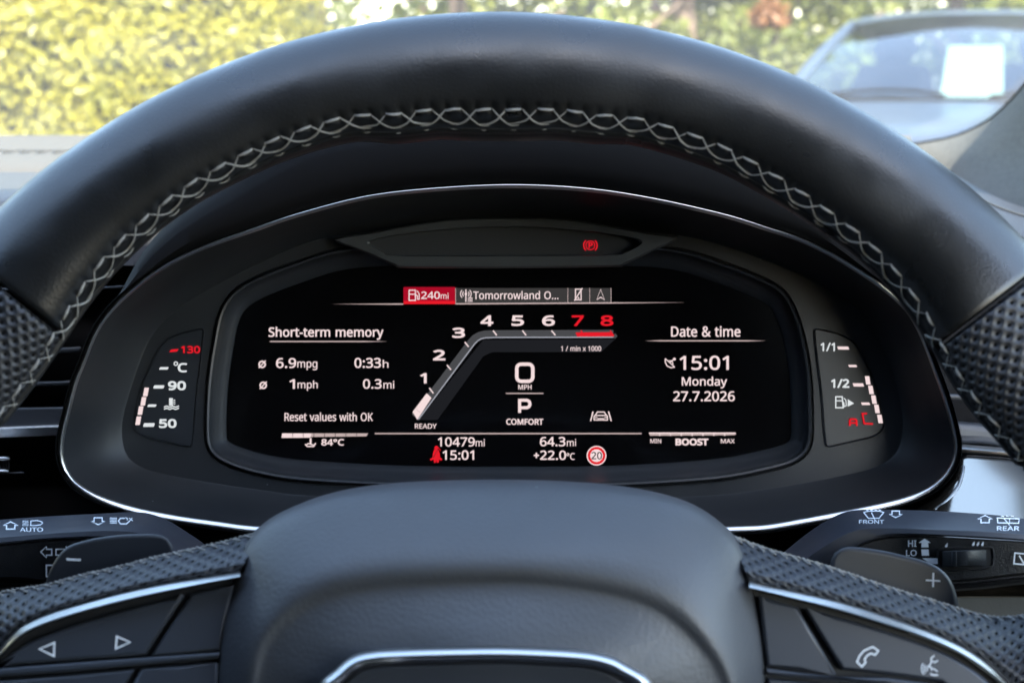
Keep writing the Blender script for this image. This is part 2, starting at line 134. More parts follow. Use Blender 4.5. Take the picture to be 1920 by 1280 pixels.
 'u': (248, '214,215 214,0 185,0 180,28 178,28 174,23 170,18 166,14 160,10 155,7 149,4 143,1 137,-1 130,-2 124,-3 117,-4 110,-4 98,-3 86,-2 76,1 67,4 59,9 51,15 45,22 40,30 37,39 34,49 32,61 32,74 32,215 67,215 67,77 68,65 70,54 74,45 79,38 86,32 94,28 104,26 115,25 126,26 137,28 145,30 153,34 159,39 165,45 169,53 173,61 175,70 177,80 178,91 178,103 178,215'),
 'v': (204, '81,0 0,215 38,215 83,88 90,69 97,48 101,31 102,31 107,48 114,69 120,88 166,215 204,215 122,0'),
 'w': (315, '173,121 168,138 164,154 160,168 158,178 156,178 154,168 151,154 147,138 142,121 103,0 63,0 4,215 41,215 71,101 77,77 82,55 85,36 86,36 89,49 92,64 96,80 101,94 139,215 177,215 214,94 220,75 225,54 229,37 230,37 233,54 238,76 245,101 275,215 311,215 251,0 210,0'),
 'x': (212, '85,110 11,215 51,215 106,134 161,215 201,215 127,110 205,0 165,0 106,86 47,0 7,0'),
 'y': (204, '0,215 38,215 85,93 92,72 98,52 103,34 104,34 112,60 123,93 166,215 204,215 112,-30 108,-39 104,-48 99,-57 94,-65 89,-72 83,-78 76,-83 69,-88 61,-92 53,-94 44,-96 34,-96 17,-95 4,-93 4,-65 15,-67 28,-67 34,-67 40,-66 45,-65 50,-63 54,-60 58,-57 62,-54 65,-50 68,-45 71,-40 73,-35 76,-29 87,-1'),
 '°': (172, '86,167 76,168 68,169 60,172 52,175 46,179 40,184 34,190 30,197 27,204 24,212 23,220 22,229 23,237 24,246 26,254 30,261 34,267 39,273 45,278 52,282 59,286 68,288 76,290 86,290 95,290 104,288 112,286 119,282 126,278 132,273 137,267 142,261 145,254 148,246 149,237 150,229 149,220 148,212 145,204 142,197 137,190 132,184 126,179 119,175 112,172 104,169 95,168;86,191 95,192 103,193 109,197 114,201 118,207 121,213 123,221 123,229 123,237 121,244 118,251 114,257 109,261 102,264 95,266 86,267 77,266 69,264 63,261 57,257 53,251 50,244 49,237 48,229 49,221 50,213 53,207 57,201 63,197 69,193 77,192'),
}
class MB:
    def __init__(s): s.v = []; s.f = []; s.m = []; s.uv = {}; s.k = 0; s.uvs = None
    def add(s, verts, faces, m=0):
        b = len(s.v); s.v += [tuple(v) for v in verts]
        for f in faces: s.f.append(tuple(b + i for i in f)); s.m.append(m)
        return b
    def loft(s, loops, closed=True, m=0, capa=False, capb=False, uv=None):
        n = len(loops[0]); b = len(s.v)
        for l in loops: s.v += [tuple(p) for p in l]
        if uv:
            if s.uvs is None: s.uvs = {}
            for i, l in enumerate(uv):
                for j, q in enumerate(l): s.uvs[b + i * n + j] = q
        for i in range(len(loops) - 1):
            for j in range(n if closed else n - 1):
                k = (j + 1) % n
                s.f.append((b + i * n + j, b + i * n + k, b + (i + 1) * n + k, b + (i + 1) * n + j)); s.m.append(m)
        if capa: s.f.append(tuple(b + j for j in range(n))); s.m.append(m)
        if capb: s.f.append(tuple(b + (len(loops) - 1) * n + j for j in reversed(range(n)))); s.m.append(m)
        return b
    def tube(s, pts, r, seg=8, closed=False, m=0, flat=1.0, up=None):
        pts = [Vector(p) for p in pts]; n = len(pts); loops = []
        for i in range(n):
            a = pts[(i - 1) % n] if closed or i else pts[0]
            b = pts[(i + 1) % n] if closed or i < n - 1 else pts[-1]
            t = (b - a).normalized()
            ref = up if up else (pts[i] - CAM).normalized()
            x = t.cross(ref)
            if x.length < 1e-6: x = t.orthogonal()
            x.normalize(); y = x.cross(t).normalized()
            rr = r[i] if isinstance(r, (list, tuple)) else r
            loops.append([pts[i] + x * math.cos(q) * rr + y * math.sin(q) * rr * flat for q in [2 * math.pi * k / seg for k in range(seg)]])
        if closed: loops.append(loops[0])
        s.loft(loops, True, m, not closed, not closed)
    def plate(s, pts, d, th=0.003, bev=0.0, m=0, steps=3):
        """solid plate with rounded front edge; outline in photo positions, d = depth (number or function)"""
        D = d if callable(d) else (lambda x, y: d)
        area = sum(pts[i][0] * pts[(i + 1) % len(pts)][1] - pts[(i + 1) % len(pts)][0] * pts[i][1] for i in range(len(pts)))
        if area < 0: pts = list(reversed(pts))
        loops = []
        for k in range(steps + 1 if bev else 1):
            a = (k / steps) * math.pi / 2 if bev else 0
            o = bev * (1 - math.sin(a)) if bev else 0
            q = offset2(pts, o * F / D(*pts[0])) if o else pts
            loops.append([P(x, y, D(x, y) + (bev * (1 - math.cos(a)) if bev else 0)) for x, y in q])
        loops.append([P(x, y, D(x, y) + th) for x, y in pts])
        s.loft(loops, True, m, True, True)
    # ---- flat marks (printed or lit), each a hair in front of the one before
    def _d(s, d):
        s.k += 1; k = s.k * 1.2e-5
        return (lambda x, y: d(x, y) - k) if callable(d) else (lambda x, y: d - k)
    def poly(s, pts, d, m=0):
        d = s._d(d)
        s.add([P(x, y, d(x, y)) for x, y in pts], [tuple(range(len(pts)))], m)
    def rect(s, x0, y0, x1, y1, d, m=0): s.poly([(x0, y0), (x1, y0), (x1, y1), (x0, y1)], d, m)
    def fade(s, x0, x1, y, h, d, m=0, l=.25, r=.25, y2=None):
        y2 = y if y2 is None else y2
        W = x1 - x0; f = lambda x: y + (y2 - y) * (x - x0) / W
        a, b = x0 + W * l, x1 - W * r
        s.poly([(x0, y), (a, f(a) - h / 2), (b, f(b) - h / 2), (x1, y2), (b, f(b) + h / 2), (a, f(a) + h / 2)], d, m)
    def stroke(s, pts, wd, d, m=0, closed=False):
        d = s._d(d); n = len(pts); A = []; B = []; Q = lambda x, y: P(x, y, d(x, y))
        for i in range(n):
            p = pts[i]
            a = pts[(i - 1) % n] if closed or i else None
            b = pts[(i + 1) % n] if closed or i < n - 1 else None
            ns = []
            for u, v in ((a, p), (p, b)):
                if u and v:
                    L = math.dist(u, v) or 1; ns.append((-(v[1] - u[1]) / L, (v[0] - u[0]) / L))
            nx = sum(q[0] for q in ns) / len(ns); ny = sum(q[1] for q in ns) / len(ns)
            q = nx * nx + ny * ny or 1; q = max(q, .3)
            nx /= q; ny /= q
            A.append(Q(p[0] + nx * wd / 2, p[1] + ny * wd / 2)); B.append(Q(p[0] - nx * wd / 2, p[1] - ny * wd / 2))
        s.add(A + B, [(i, (i + 1) % n, n + (i + 1) % n, n + i) for i in range(n if closed else n - 1)], m)
    def disc(s, x, y, r, d, m=0, n=28): s.poly([(x + r * math.cos(2 * math.pi * k / n), y + r * math.sin(2 * math.pi * k / n)) for k in range(n)], d, m)
    def ring(s, x, y, r, wd, d, m=0, a0=0, a1=360, n=28):
        full = abs(a1 - a0) >= 360
        s.stroke([(x + r * math.cos(R(a0 + (a1 - a0) * k / n)), y + r * math.sin(R(a0 + (a1 - a0) * k / n))) for k in range(n if full else n + 1)], wd, d, m, full)
    def text(s, txt, x0, y0, x1, y1, d, m=0, bold=0.0, sp=1.0):
        dd0 = d; d = s._d(d)
        c = bpy.data.curves.new('t', 'CURVE'); c.dimensions = '2D'; c.fill_mode = 'BOTH'; rings = []
        pen = 0
        for chx in txt:
            if chx == ' ': pen += 130; continue
            adv, cont = GLYPH[chx]
            for q in cont.split(';'):
                pts = [tuple(int(u) for u in p_.split(',')) for p_ in q.split()]
                rings.append([((gx + pen) / 500, gy / 500) for gx, gy in pts]); sp_ = c.splines.new('POLY'); sp_.points.add(len(pts) - 1); sp_.use_cyclic_u = True
                for p_, (gx, gy) in zip(sp_.points, pts): p_.co = ((gx + pen) / 500, gy / 500, 0, 1)
            pen += adv * sp
        o = bpy.data.objects.new('t', c); COL.objects.link(o)
        bpy.context.view_layer.update()
        dg = bpy.context.evaluated_depsgraph_get()
        me = bpy.data.meshes.new_from_object(o.evaluated_get(dg))
        vs = [v.co.copy() for v in me.vertices]; fs = [tuple(p.vertices) for p in me.polygons]
        bpy.data.objects.remove(o); bpy.data.curves.remove(c); bpy.data.meshes.remove(me)
        ax, bx = min(v.x for v in vs), max(v.x for v in vs); ay, by = min(v.y for v in vs), max(v.y for v in vs)
        sx = (x1 - x0) / max(bx - ax, 1e-6); sy = (y1 - y0) / max(by - ay, 1e-6)
        Q = lambda x, y: P(x, y, d(x, y))
        s.add([Q(x0 + (v.x - ax) * sx, y1 - (v.y - ay) * sy) for v in vs], fs, m)
        if bold > 0:
            for q in rings: s.stroke([(x0 + (u - ax) * sx, y1 - (v - ay) * sy) for u, v in q], bold * 2 * abs(sy), dd0, m, True)
    def build(s, name, mats, parent=None, smooth=True, angle=40, recalc=False):
        me = bpy.data.meshes.new(name); me.from_pydata(s.v, [], s.f)
        for m in (mats if isinstance(mats, (list, tuple)) else [mats]): me.materials.append(m)
        for p, mi in zip(me.polygons, s.m): p.material_index = mi
        if s.uvs:
            ul = me.uv_layers.new(name='UVMap')
            for lp in me.loops: ul.data[lp.index].uv = s.uvs.get(lp.vertex_index, (0, 0))
        if recalc:
            bm = bmesh.new(); bm.from_mesh(me); bmesh.ops.recalc_face_normals(bm, faces=bm.faces); bm.to_mesh(me); bm.free()
        if smooth:
            for p in me.polygons: p.use_smooth = True
            me.set_sharp_from_angle(angle=R(angle))
        me.update()
        o = bpy.data.objects.new(name, me); COL.objects.link(o)
        if parent:
            o.parent = parent; o.matrix_parent_inverse = Matrix.Translation(parent.location).inverted()
        return o

def tag(o, label=None, cat=None, group=None, kind=None):
    if label: o['label'] = label
    if cat: o['category'] = cat
    if group: o['group'] = group
    if kind: o['kind'] = kind
    return o
def thing(name, loc, label, cat, group=None):
    o = bpy.data.objects.new(name, None); o.empty_display_size = .05; COL.objects.link(o); o.location = loc
    return tag(o, label, cat, group)
def sub(name, parent, mb, mats, **k): return mb.build(name, mats, parent, **k)

# ------------------------------------------------------------------ materials
class N:
    def __init__(s, name):
        s.mat = bpy.data.materials.new(name); s.mat.use_nodes = True; s.t = s.mat.node_tree
        s.b = s.t.nodes['Principled BSDF']; s.out = s.t.nodes['Material Output']
    def n(s, typ, **k):
        o = s.t.nodes.new(typ)
        for a, b in k.items(): setattr(o, a, b)
        return o
    def l(s, a, b): s.t.links.new(a, b)
    def math(s, op, a, b=None):
        o = s.n('ShaderNodeMath', operation=op)
        for i, q in enumerate((a, b)):
            if q is None: continue
            if isinstance(q, (int, float)): o.inputs[i].default_value = q
            else: s.l(q, o.inputs[i])
        return o.outputs[0]
    def vmath(s, op, a, b=None):
        o = s.n('ShaderNodeVectorMath', operation=op)
        for i, q in enumerate((a, b)):
            if q is None: continue
            if isinstance(q, tuple): o.inputs[i].default_value = q
            else: s.l(q, o.inputs[i])
        return o.outputs['Value'] if op == 'LENGTH' else o.outputs[0]
    def ramp(s, v, a, b, c=0.0, d=1.0):
        o = s.n('ShaderNodeMapRange', interpolation_type='SMOOTHSTEP'); s.l(v, o.inputs[0])
        for i, q in enumerate((a, b, c, d)): o.inputs[1 + i].default_value = q
        return o.outputs[0]
def mat(name, base, rough=.5, metal=0., spec=.5, coat=0., coat_rough=.05, grain=None, var=None, rvar=0., speck=0.):
    """grain = (kind, scale, strength, distance); var = (scale, amount) brightness variation; rvar = roughness variation"""
    m = N(name); b = m.b
    b.inputs['Base Color'].default_value = (*base, 1); b.inputs['Roughness'].default_value = rough
    b.inputs['Metallic'].default_value = metal; b.inputs['Specular IOR Level'].default_value = spec
    b.inputs['Coat Weight'].default_value = coat; b.inputs['Coat Roughness'].default_value = coat_rough
    tc = m.n('ShaderNodeTexCoord').outputs['Object']
    if grain:
        kind, sc, st, di = grain
        if kind == 'noise':
            t = m.n('ShaderNodeTexNoise'); t.inputs['Detail'].default_value = 4; h = t.outputs[0]
        else:
            t = m.n('ShaderNodeTexVoronoi', feature='SMOOTH_F1'); h = t.outputs[0]
        t.inputs['Scale'].default_value = sc; m.l(tc, t.inputs['Vector'])
        bp = m.n('ShaderNodeBump'); bp.inputs['Strength'].default_value = st; bp.inputs['Distance'].default_value = di
        m.l(h, bp.inputs['Height']); m.l(bp.outputs[0], b.inputs['Normal'])
    if speck:                            # loose dust: sparse pale specks
        t = m.n('ShaderNodeTexVoronoi'); t.inputs['Scale'].default_value = speck; m.l(tc, t.inputs['Vector'])
        k = m.ramp(t.outputs['Distance'], .018, .040, 1, 0); mx = m.n('ShaderNodeMix', data_type='RGBA'); m.l(k, mx.inputs[0])
        mx.inputs[6].default_value = (*base, 1); mx.inputs[7].default_value = (.20, .21, .22, 1); m.l(mx.outputs[2], b.inputs['Base Color'])
    if var or rvar:
        t = m.n('ShaderNodeTexNoise'); t.inputs['Scale'].default_value = var[0] if var else 40; t.inputs['Detail'].default_value = 5; m.l(tc, t.inputs['Vector'])
        if var:
            r = m.ramp(t.outputs[0], .3, .7, 1 - var[1], 1 + var[1])
            x = m.vmath('SCALE', base); x.node.inputs[0].default_value = base; m.l(r, x.node.inputs['Scale'])
            m.l(x, b.inputs['Base Color'])
        if rvar: m.l(m.ramp(t.outputs[0], .3, .7, rough - rvar, rough + rvar), b.inputs['Roughness'])
    return m.mat
def emit(name, col, val):
    m = N(name); e = m.n('ShaderNodeEmission'); e.inputs[0].default_value = (*col, 1); e.inputs[1].default_value = val / 2 ** EXPO
    m.l(e.outputs[0], m.out.inputs[0]); return m.mat
def perforated(name, base, rough, pitch, depth=.0011):
    m = N(name); b = m.b
    b.inputs['Roughness'].default_value = rough
    uv = m.n('ShaderNodeUVMap').outputs[0]
    q = m.vmath('MULTIPLY', uv, (1 / pitch[0], 1 / pitch[1], 0))
    def lat(off):
        a = m.vmath('ADD', q, off); a = m.vmath('FRACTION', a); a = m.vmath('SUBTRACT', a, (.5, .5, 0))
        a = m.vmath('MULTIPLY', a, (1.0, pitch[1] / pitch[0], 0)); return m.vmath('LENGTH', a)
    d = m.math('MINIMUM', lat((0, 0, 0)), lat((.5, .5, 0)))
    h = m.ramp(d, .06, .34)
    ns = m.n('ShaderNodeTexNoise'); ns.inputs['Scale'].default_value = 900; ns.inputs['Detail'].default_value = 3
    m.l(m.n('ShaderNodeTexCoord').outputs['Object'], ns.inputs['Vector'])
    bp0 = m.n('ShaderNodeBump'); bp0.inputs['Strength'].default_value = .25; bp0.inputs['Distance'].default_value = .0003; m.l(ns.outputs[0], bp0.inputs['Height'])
    bp = m.n('ShaderNodeBump'); bp.inputs['Strength'].default_value = 1; bp.inputs['Distance'].default_value = depth
    m.l(h, bp.inputs['Height']); m.l(bp0.outputs[0], bp.inputs['Normal']); m.l(bp.outputs[0], b.inputs['Normal'])
    hole = m.ramp(d, .07, .15)          # the punched hole itself is black
    mx = m.n('ShaderNodeMix', data_type='RGBA'); m.l(hole, mx.inputs[0])
    mx.inputs[6].default_value = (.004, .004, .004, 1); mx.inputs[7].default_value = (*base, 1)
    m.l(mx.outputs[2], b.inputs['Base Color'])
    m.l(m.math('MULTIPLY', hole, .5), b.inputs['Specular IOR Level'])
    return m.mat

M = {}
M['leather'] = mat('smooth_leather', (.009, .0095, .010), .34, spec=.65, grain=('voronoi', 1350, .22, .00022), rvar=.08)
M['hub'] = mat('grained_airbag_vinyl', (.042, .045, .051), .52, spec=.75, grain=('voronoi', 820, .32, .0003), rvar=.04, speck=60)
M['perf'] = perforated('perforated_leather', (.028, .031, .038), .50, (.0056, .0042), .00045)
M['perf_grip'] = perforated('perforated_grip_leather', (.017, .018, .021), .50, (.0052, .0040), .0005)
M['thread'] = mat('grey_thread', (.27, .262, .24), .7, grain=('noise', 2500, .6, .0003))
M['plastic'] = mat('soft_black_plastic', (.016, .018, .021), .50, grain=('noise', 1800, .12, .0002), rvar=.04, speck=85)
M['lamp_frame'] = mat('lamp_panel_plastic', (.040, .044, .046), .5, grain=('noise', 1800, .12, .0002))
M['lamp_glass'] = mat('lamp_window_plastic', (.026, .028, .030), .45)
M['plastic2'] = mat('satin_black_plastic', (.020, .023, .028), .40, grain=('noise', 1500, .1, .0002))
M['button'] = mat('satin_button_plastic', (.032, .037, .047), .42, rvar=.04)
M['gapblack'] = mat('shadow_gap_black', (.004, .004, .005), .6)
M['stalk'] = mat('stalk_plastic', (.028, .031, .040), .45, rvar=.04, speck=110)
M['stalkface'] = mat('grained_stalk_face', (.010, .010, .011), .45, grain=('noise', 1600, .5, .0004), speck=190)
M['chrome'] = mat('satin_chrome', (.62, .62, .61), .31, metal=1.0)
M['darkchrome'] = mat('dark_chrome', (.35, .34, .34), .18, metal=1.0)
M['gloss'] = mat('reflection_metal', (.42, .375, .32), .13, metal=1.0)  # metal stands in for glossy black; its warm tint imitates a pale reflection
M['glass_black'] = mat('display_glass', (.0025, .0025, .003), .12, spec=.45, speck=26)
M['print'] = mat('white_print', (.75, .78, .80), .6)
M['dash'] = mat('dash_leather', (.095, .083, .064), .55, spec=.3, grain=('noise', 700, .3, .0005))
M['dash2'] = mat('dash_vinyl', (.022, .023, .027), .5, grain=('noise', 900, .3, .0004))
M['fabric'] = mat('pillar_fabric', (.10, .096, .083), .9, grain=('noise', 800, .6, .0008), var=(300, .12))
M['lining'] = mat('roof_fabric', (.05, .05, .05), .9)
M['dark'] = mat('dark_trim', (.006, .006, .007), .8, spec=.2)
M['hood'] = mat('hood_black', (.0035, .0035, .004), .85, spec=.12)
PINK = (1.0, .80, .80)
M['e_white'] = emit('lit_white', PINK, .92)
M['e_mid'] = emit('lit_rose', (1.0, .78, .76), .55)
M['e_dim'] = emit('lit_grey', (.9, .92, 1.0), .075)
M['e_line'] = emit('lit_silver', (.85, .88, 1.0), .42)
M['e_dark'] = emit('lit_dark', (.85, .9, 1.1), .016)
M['e_red'] = emit('lit_red', (1.0, .015, .03), .80)
M['e_dred'] = emit('lit_dark_red', (1.0, .01, .05), .40)
M['e_tab'] = emit('lit_tab', (1, .95, .95), .045)
M['e_cool'] = emit('lit_cool_white', (.93, .98, 1.0), .80)
M['e_ink'] = emit('lit_ink', (.2, .18, .2), .12)

# ------------------------------------------------------------------ steering wheel
def wd(y): return .360 + (640 - y) * 3.0e-5            # the wheel's plane leans away at the top
sw = thing('steering_wheel', P(925, 1300, wd(1300)), 'black leather steering wheel with grey cross stitching, airbag hub and perforated grips', 'steering wheel')
CX, CY = 928.0, 1280.0
INN = [(0,792),(40,750),(70,720),(82,692),(107,662),(135,620),(150,587),(177,552),(222,500),(255,472),(272,452),(305,430),(322,416),(369,380),(437,349),(487,322),(571,289),(638,273),(774,268),(942,265),(1077,267),(1211,279),(1278,298),(1364,329),(1431,369),(1481,396),(1532,430),(1610,480),(1650,515),(1672,547),(1710,592),(1740,637),(1765,685),(1790,727),(1825,782),(1865,817),(1915,862)]
inn = sorted((math.degrees(math.atan2(x - CX, CY - y)), math.hypot(x - CX, y - CY)) for x, y in INN)
def r_in(a):
    if a <= inn[0][0]: return inn[0][1]
    if a >= inn[-1][0]: return inn[-1][1]
    s = t = 0
    for q, r in inn:                                     # gaussian smoothing of the traced inner edge
        k = math.exp(-((a - q) / 4.0) ** 2); s += k; t += k * r
    return t / s
def r_out(a):
    dx, dy = math.sin(R(a)), -math.cos(R(a)); ex, ey = 1337.3, 1297.6; ox, oy = CX - 930, CY - 1320
    A = (dx / ex) ** 2 + (dy / ey) ** 2; B = 2 * (ox * dx / ex ** 2 + oy * dy / ey ** 2); C = (ox / ex) ** 2 + (oy / ey) ** 2 - 1
    return (-B + math.sqrt(B * B - 4 * A * C)) / (2 * A)
HD = .0185
def rim_frame(a):
    ro, ri = r_out(a), r_in(a); s, c = math.sin(R(a)), -math.cos(R(a))
    xm, ym = CX + s * (ro + ri) / 2, CY + c * (ro + ri) / 2; d = wd(ym)
    O = P(CX + s * ro, CY + c * ro, d); I = P(CX + s * ri, CY + c * ri, d)
    return (O + I) / 2, (O - I) / 2, -ray(xm, ym)
def rim_pt(a, lat, lift=0.0):
    c, l, n = rim_frame(a); h = math.sqrt(max(0, 1 - lat * lat))
    q = (l.normalized() * lat / max(l.length, 1e-6) * HD + n * h / HD * l.length); q = (l.normalized() * lat * HD + n * h * l.length).normalized()
    return c + l * lat + n * h * HD + q * lift
def ftop(a): return .745 + .105 * min(1.3, (abs(a) / 42)) ** 2
def rim(a0, a1, step=1.0):
    mb = MB(); loops = []; uv = []; seg = 112
    def dip(a, q):                                       # needle holes and seam groove drawn into the leather
        f = (1 - math.cos(q)) / 2
        if math.sin(q) < 0 or f < .6 or not -66 < a < 70: return 0
        v = 1 - (f - (ftop(a))) / (.135 - .03 * min(1, abs(a) / 50)); u = ((a + 66) / 3.02) % 1
        g_ = lambda x, w_: math.exp(-(x / w_) ** 2)
        return .0008 * g_(v - 1, .3) * (g_(u - .24, .09) + g_(u - .76, .09)) + .0006 * g_(v - .42, .2) - .0003 * g_(u - .5, .22) * g_(v - .78, .2)
    na = max(2, int((a1 - a0) / step)); L = 0; pc = None
    for i in range(na + 1):
        a = a0 + (a1 - a0) * i / na
        e = min(i, na - i) * (a1 - a0) / na
        sh = 1.0 - .055 * max(0, 1 - e / .7) ** 2          # leather tucks in at the seams
        c, l, n = rim_frame(a)
        if pc is not None: L += (c - pc).length
        pc = c
        loops.append([c + l * math.cos(q) * (sh if i not in (0, na) else sh * .9) + n * (math.sin(q) * HD * (sh if i not in (0, na) else sh * .9) - dip(a, q)) for q in [2 * math.pi * k / seg for k in range(seg)]])
        uv.append([(L, k / seg * 2 * math.pi * .020) for k in range(seg)])
    mb.loft(loops, True, 0, True, True, uv)
    return mb
SL, SR = -51.2, 52.8
sub('rim_cover', sw, rim(SL + .12, SR - .12, .22), M['leather'])
sub('rim_grip', sw, rim(-118, SL - .12, .3), M['perf_grip'])
sub('rim_grip', sw, rim(SR + .12, 118, .3), M['perf_grip'])
sub('rim_cover', sw, rim(118.2, 241.8, 1.5), M['leather'])['label'] = 'lower arc of the smooth leather rim'
def stitch_mb(a0, a1):
    mb = MB(); pitch = 3.02; n = int((a1 - a0) / pitch)
    jit = lambda s: random.uniform(-s, s)
    for i in range(n + 1):
        b = a0 + i * pitch
        def Q(u, v, lift=.0002):
            a = b + u * pitch; f = ftop(a) + (1 - v) * (.135 - .03 * min(1, abs(a) / 50)); return rim_pt(a, 1 - 2 * min(f, .995), lift) if False else rim_pt(a, -(2 * min(f, .992) - 1), lift)
        def path(ctrl, r):
            q = cr(ctrl, 9); mb.tube([Q(u, v, -.0005 + .0009 * math.sin(math.pi * k / 8) ** .6) for k, (u, v) in enumerate(q)], [r * (.6 + .4 * math.sin(math.pi * k / 8)) for k in range(9)], 6)
        j1, j2 = jit(.05), jit(.10)
        path([(.24 + j1, .96 + j2), (.5, 1.02), (.76 + j1, 1.0)], .00044)
        path([(.76, 1.0), (.94, .72), (1.12, .42), (1.42, .16 + j2), (1.78, .14)], .00027 + jit(.00006))
        path([(.24, .96), (.06, .70), (-.10, .42), (-.40, .2 + j2), (-.76, .14)], .00027 + jit(.00006))
        path([(.28 + j2, -.06), (.5, -.13), (.74, -.08)], .00026)
    return mb
sub('stitching', sw, stitch_mb(-66, 70), M['thread'])
# puckered leather folds along the stitch line: a thin welt under the thread
mb = MB(); mb.tube([rim_pt(a * .5, -(2 * min(ftop(a * .5) + .165 - .03 * min(1, abs(a * .5) / 50), .985) - 1), -.0007) for a in range(-136, 141)], .0016, 8)
sub('seam_welt', sw, mb, M['leather'])

# airbag cover: rings of one dome from its silhouette over the shoulder, crease and plateau to the emblem
HC = (922.0, 1400.0)
half = [(401,1290),(402,1235),(412,1160),(422,1115),(433,1085),(440,1060),(450,1027),(472,1000),(505,972),(532,957),(560,945),(600,930),(660,915),(740,905),(850,900),(960,899),(1080,903),(1180,913),(1260,930),(1310,950),(1350,978),(1382,1008),(1402,1045),(1415,1080),(1422,1115),(1435,1185),(1440,1235),(1442,1290)]
sil = half + [(1436,1480),(1390,1650),(1280,1760),(1080,1820),(922,1830),(760,1820),(560,1760),(450,1650),(406,1480)]
crease = [(480,1290),(487,1215),(530,1160),(592,1117),(667,1098),(780,1087),(955,1082),(1035,1088),(1135,1102),(1235,1132),(1297,1180),(1347,1242),(1368,1290),(1372,1400),(1330,1580),(1180,1690),(922,1720),(660,1690),(510,1580),(474,1400)]
emb = [(600,1290),(625,1262),(655,1235),(680,1225),(730,1219),(855,1215),(960,1214.5),(1085,1221),(1140,1231),(1172,1246),(1225,1290),(1230,1420),(1150,1560),(1060,1600),(922,1606),(780,1600),(690,1560),(594,1420)]
NA = 240
def polar(pts):
    q = cr(pts, 900, True); lst = sorted((math.atan2(y - HC[1], x - HC[0]), math.hypot(x - HC[0], y - HC[1])) for x, y in q)
    out = []
    for k in range(NA):
        a = -math.pi + 2 * math.pi * (k + .5) / NA
        lo = 0; hi = len(lst)
        while lo < hi:
            mid = (lo + hi) // 2
            if lst[mid][0] < a: lo = mid + 1
            else: hi = mid
        p, n = lst[lo - 1], lst[lo % len(lst)]
        da = (n[0] - p[0]) % (2 * math.pi); u = ((a - p[0]) % (2 * math.pi)) / da if da > 1e-9 else 0
        out.append(p[1] + (n[1] - p[1]) * min(1, u))
    return out
rs, rc, re = polar(sil), polar(crease), polar(emb)
sm = lambda l, w=3: [sum(l[(i + j) % len(l)] for j in range(-w, w + 1)) / (2 * w + 1) for i in range(len(l))]
rs, rc, re = sm(rs, 1), sm(rc, 4), sm(re, 1)
# profile: (position 0 silhouette .. 1 crease .. 2 emblem edge, depth)
prof = [(0, .380), (.0, .368), (.012, .362), (.05, .3570), (.15, .3500), (.3, .3425), (.45, .3362), (.6, .3310), (.74, .3270), (.86, .3247), (.93, .3241), (1.0, .3244), (1.05, .3250), (1.12, .3250), (1.26, .3237), (1.5, .3207), (1.75, .3175), (1.97, .3150)]
pf = [prof[0]] + cr(prof[1:], 44)
mb = MB(); loops = []
for t, d in pf:
    lp = []
    for k in range(NA):
        a = -math.pi + 2 * math.pi * (k + .5) / NA
        r = rs[k] + (rc[k] - rs[k]) * t if t <= 1 else rc[k] + (re[k] - rc[k]) * (t - 1)
        up_ = max(0, -math.sin(a)); dd = .3270 + (d - .3270) * (.42 + .58 * up_ ** 1.5) if t > .03 else d - (.0125 * (1 - up_ ** 1.5) if t > 0 else 0)
        lp.append(P(HC[0] + r * math.cos(a), HC[1] + r * math.sin(a), dd + .004 * max(0, math.sin(a))))
    loops.append(lp)
mb.loft(loops, True, 0, False, True)
sub('airbag_cover', sw, mb, M['hub'], angle=75)
# chrome emblem frame and its plate
eo = [(HC[0] + re[k] * math.cos(-math.pi + 2 * math.pi * (k + .5) / NA), HC[1] + re[k] * math.sin(-math.pi + 2 * math.pi * (k + .5) / NA)) for k in range(NA)]
mb = MB(); lps = []
for o, d in ((-3, .3190), (-2, .3150), (0, .3139), (8.5, .3124), (11, .3122), (15, .3140), (26, .3155), (30, .3168), (30, .3190)):
    lps.append([P(x, y, d) for x, y in offset2(eo, o)])
mb.loft(lps[:6], True, 0); mb.loft(lps[5:], True, 1)
sub('emblem_frame', sw, mb, [M['chrome'], M['darkchrome']])
mb = MB(); mb.plate(offset2(eo, 29), .3161, .004, .0008)
sub('emblem_plate', sw, mb, M['button'])

# spokes: leather roll, chrome trim, buttons
LT = [(-260,1180),(-120,1140),(0,1110),(85,1096),(155,1077),(215,1064),(287,1045),(362,1029),(437,1011),(490,996)]
LB = [(-140,1420),(-60,1275),(0,1212),(25,1186),(50,1168),(100,1147),(175,1125),(250,1106),(325,1091),(450,1071)]
RTOP = [(1370,1004),(1440,1029),(1547,1060),(1665,1100),(1740,1122),(1790,1138),(1840,1152),(1880,1157),(1960,1150),(2100,1150)]
RB = [(1405,1089),(1440,1097),(1565,1125),(1665,1155),(1740,1182),(1802,1210),(1852,1242),(1892,1280),(1950,1360),(2000,1440)]
LBB = [(-130,1440),(-45,1280),(0,1228),(37,1193),(75,1173),(150,1148),(225,1128),(300,1111),(380,1094),(450,1081)]
RBB = [(1405,1102),(1440,1110),(1565,1142),(1665,1172),(1740,1197),(1802,1225),(1865,1270),(1915,1330),(1990,1450)]
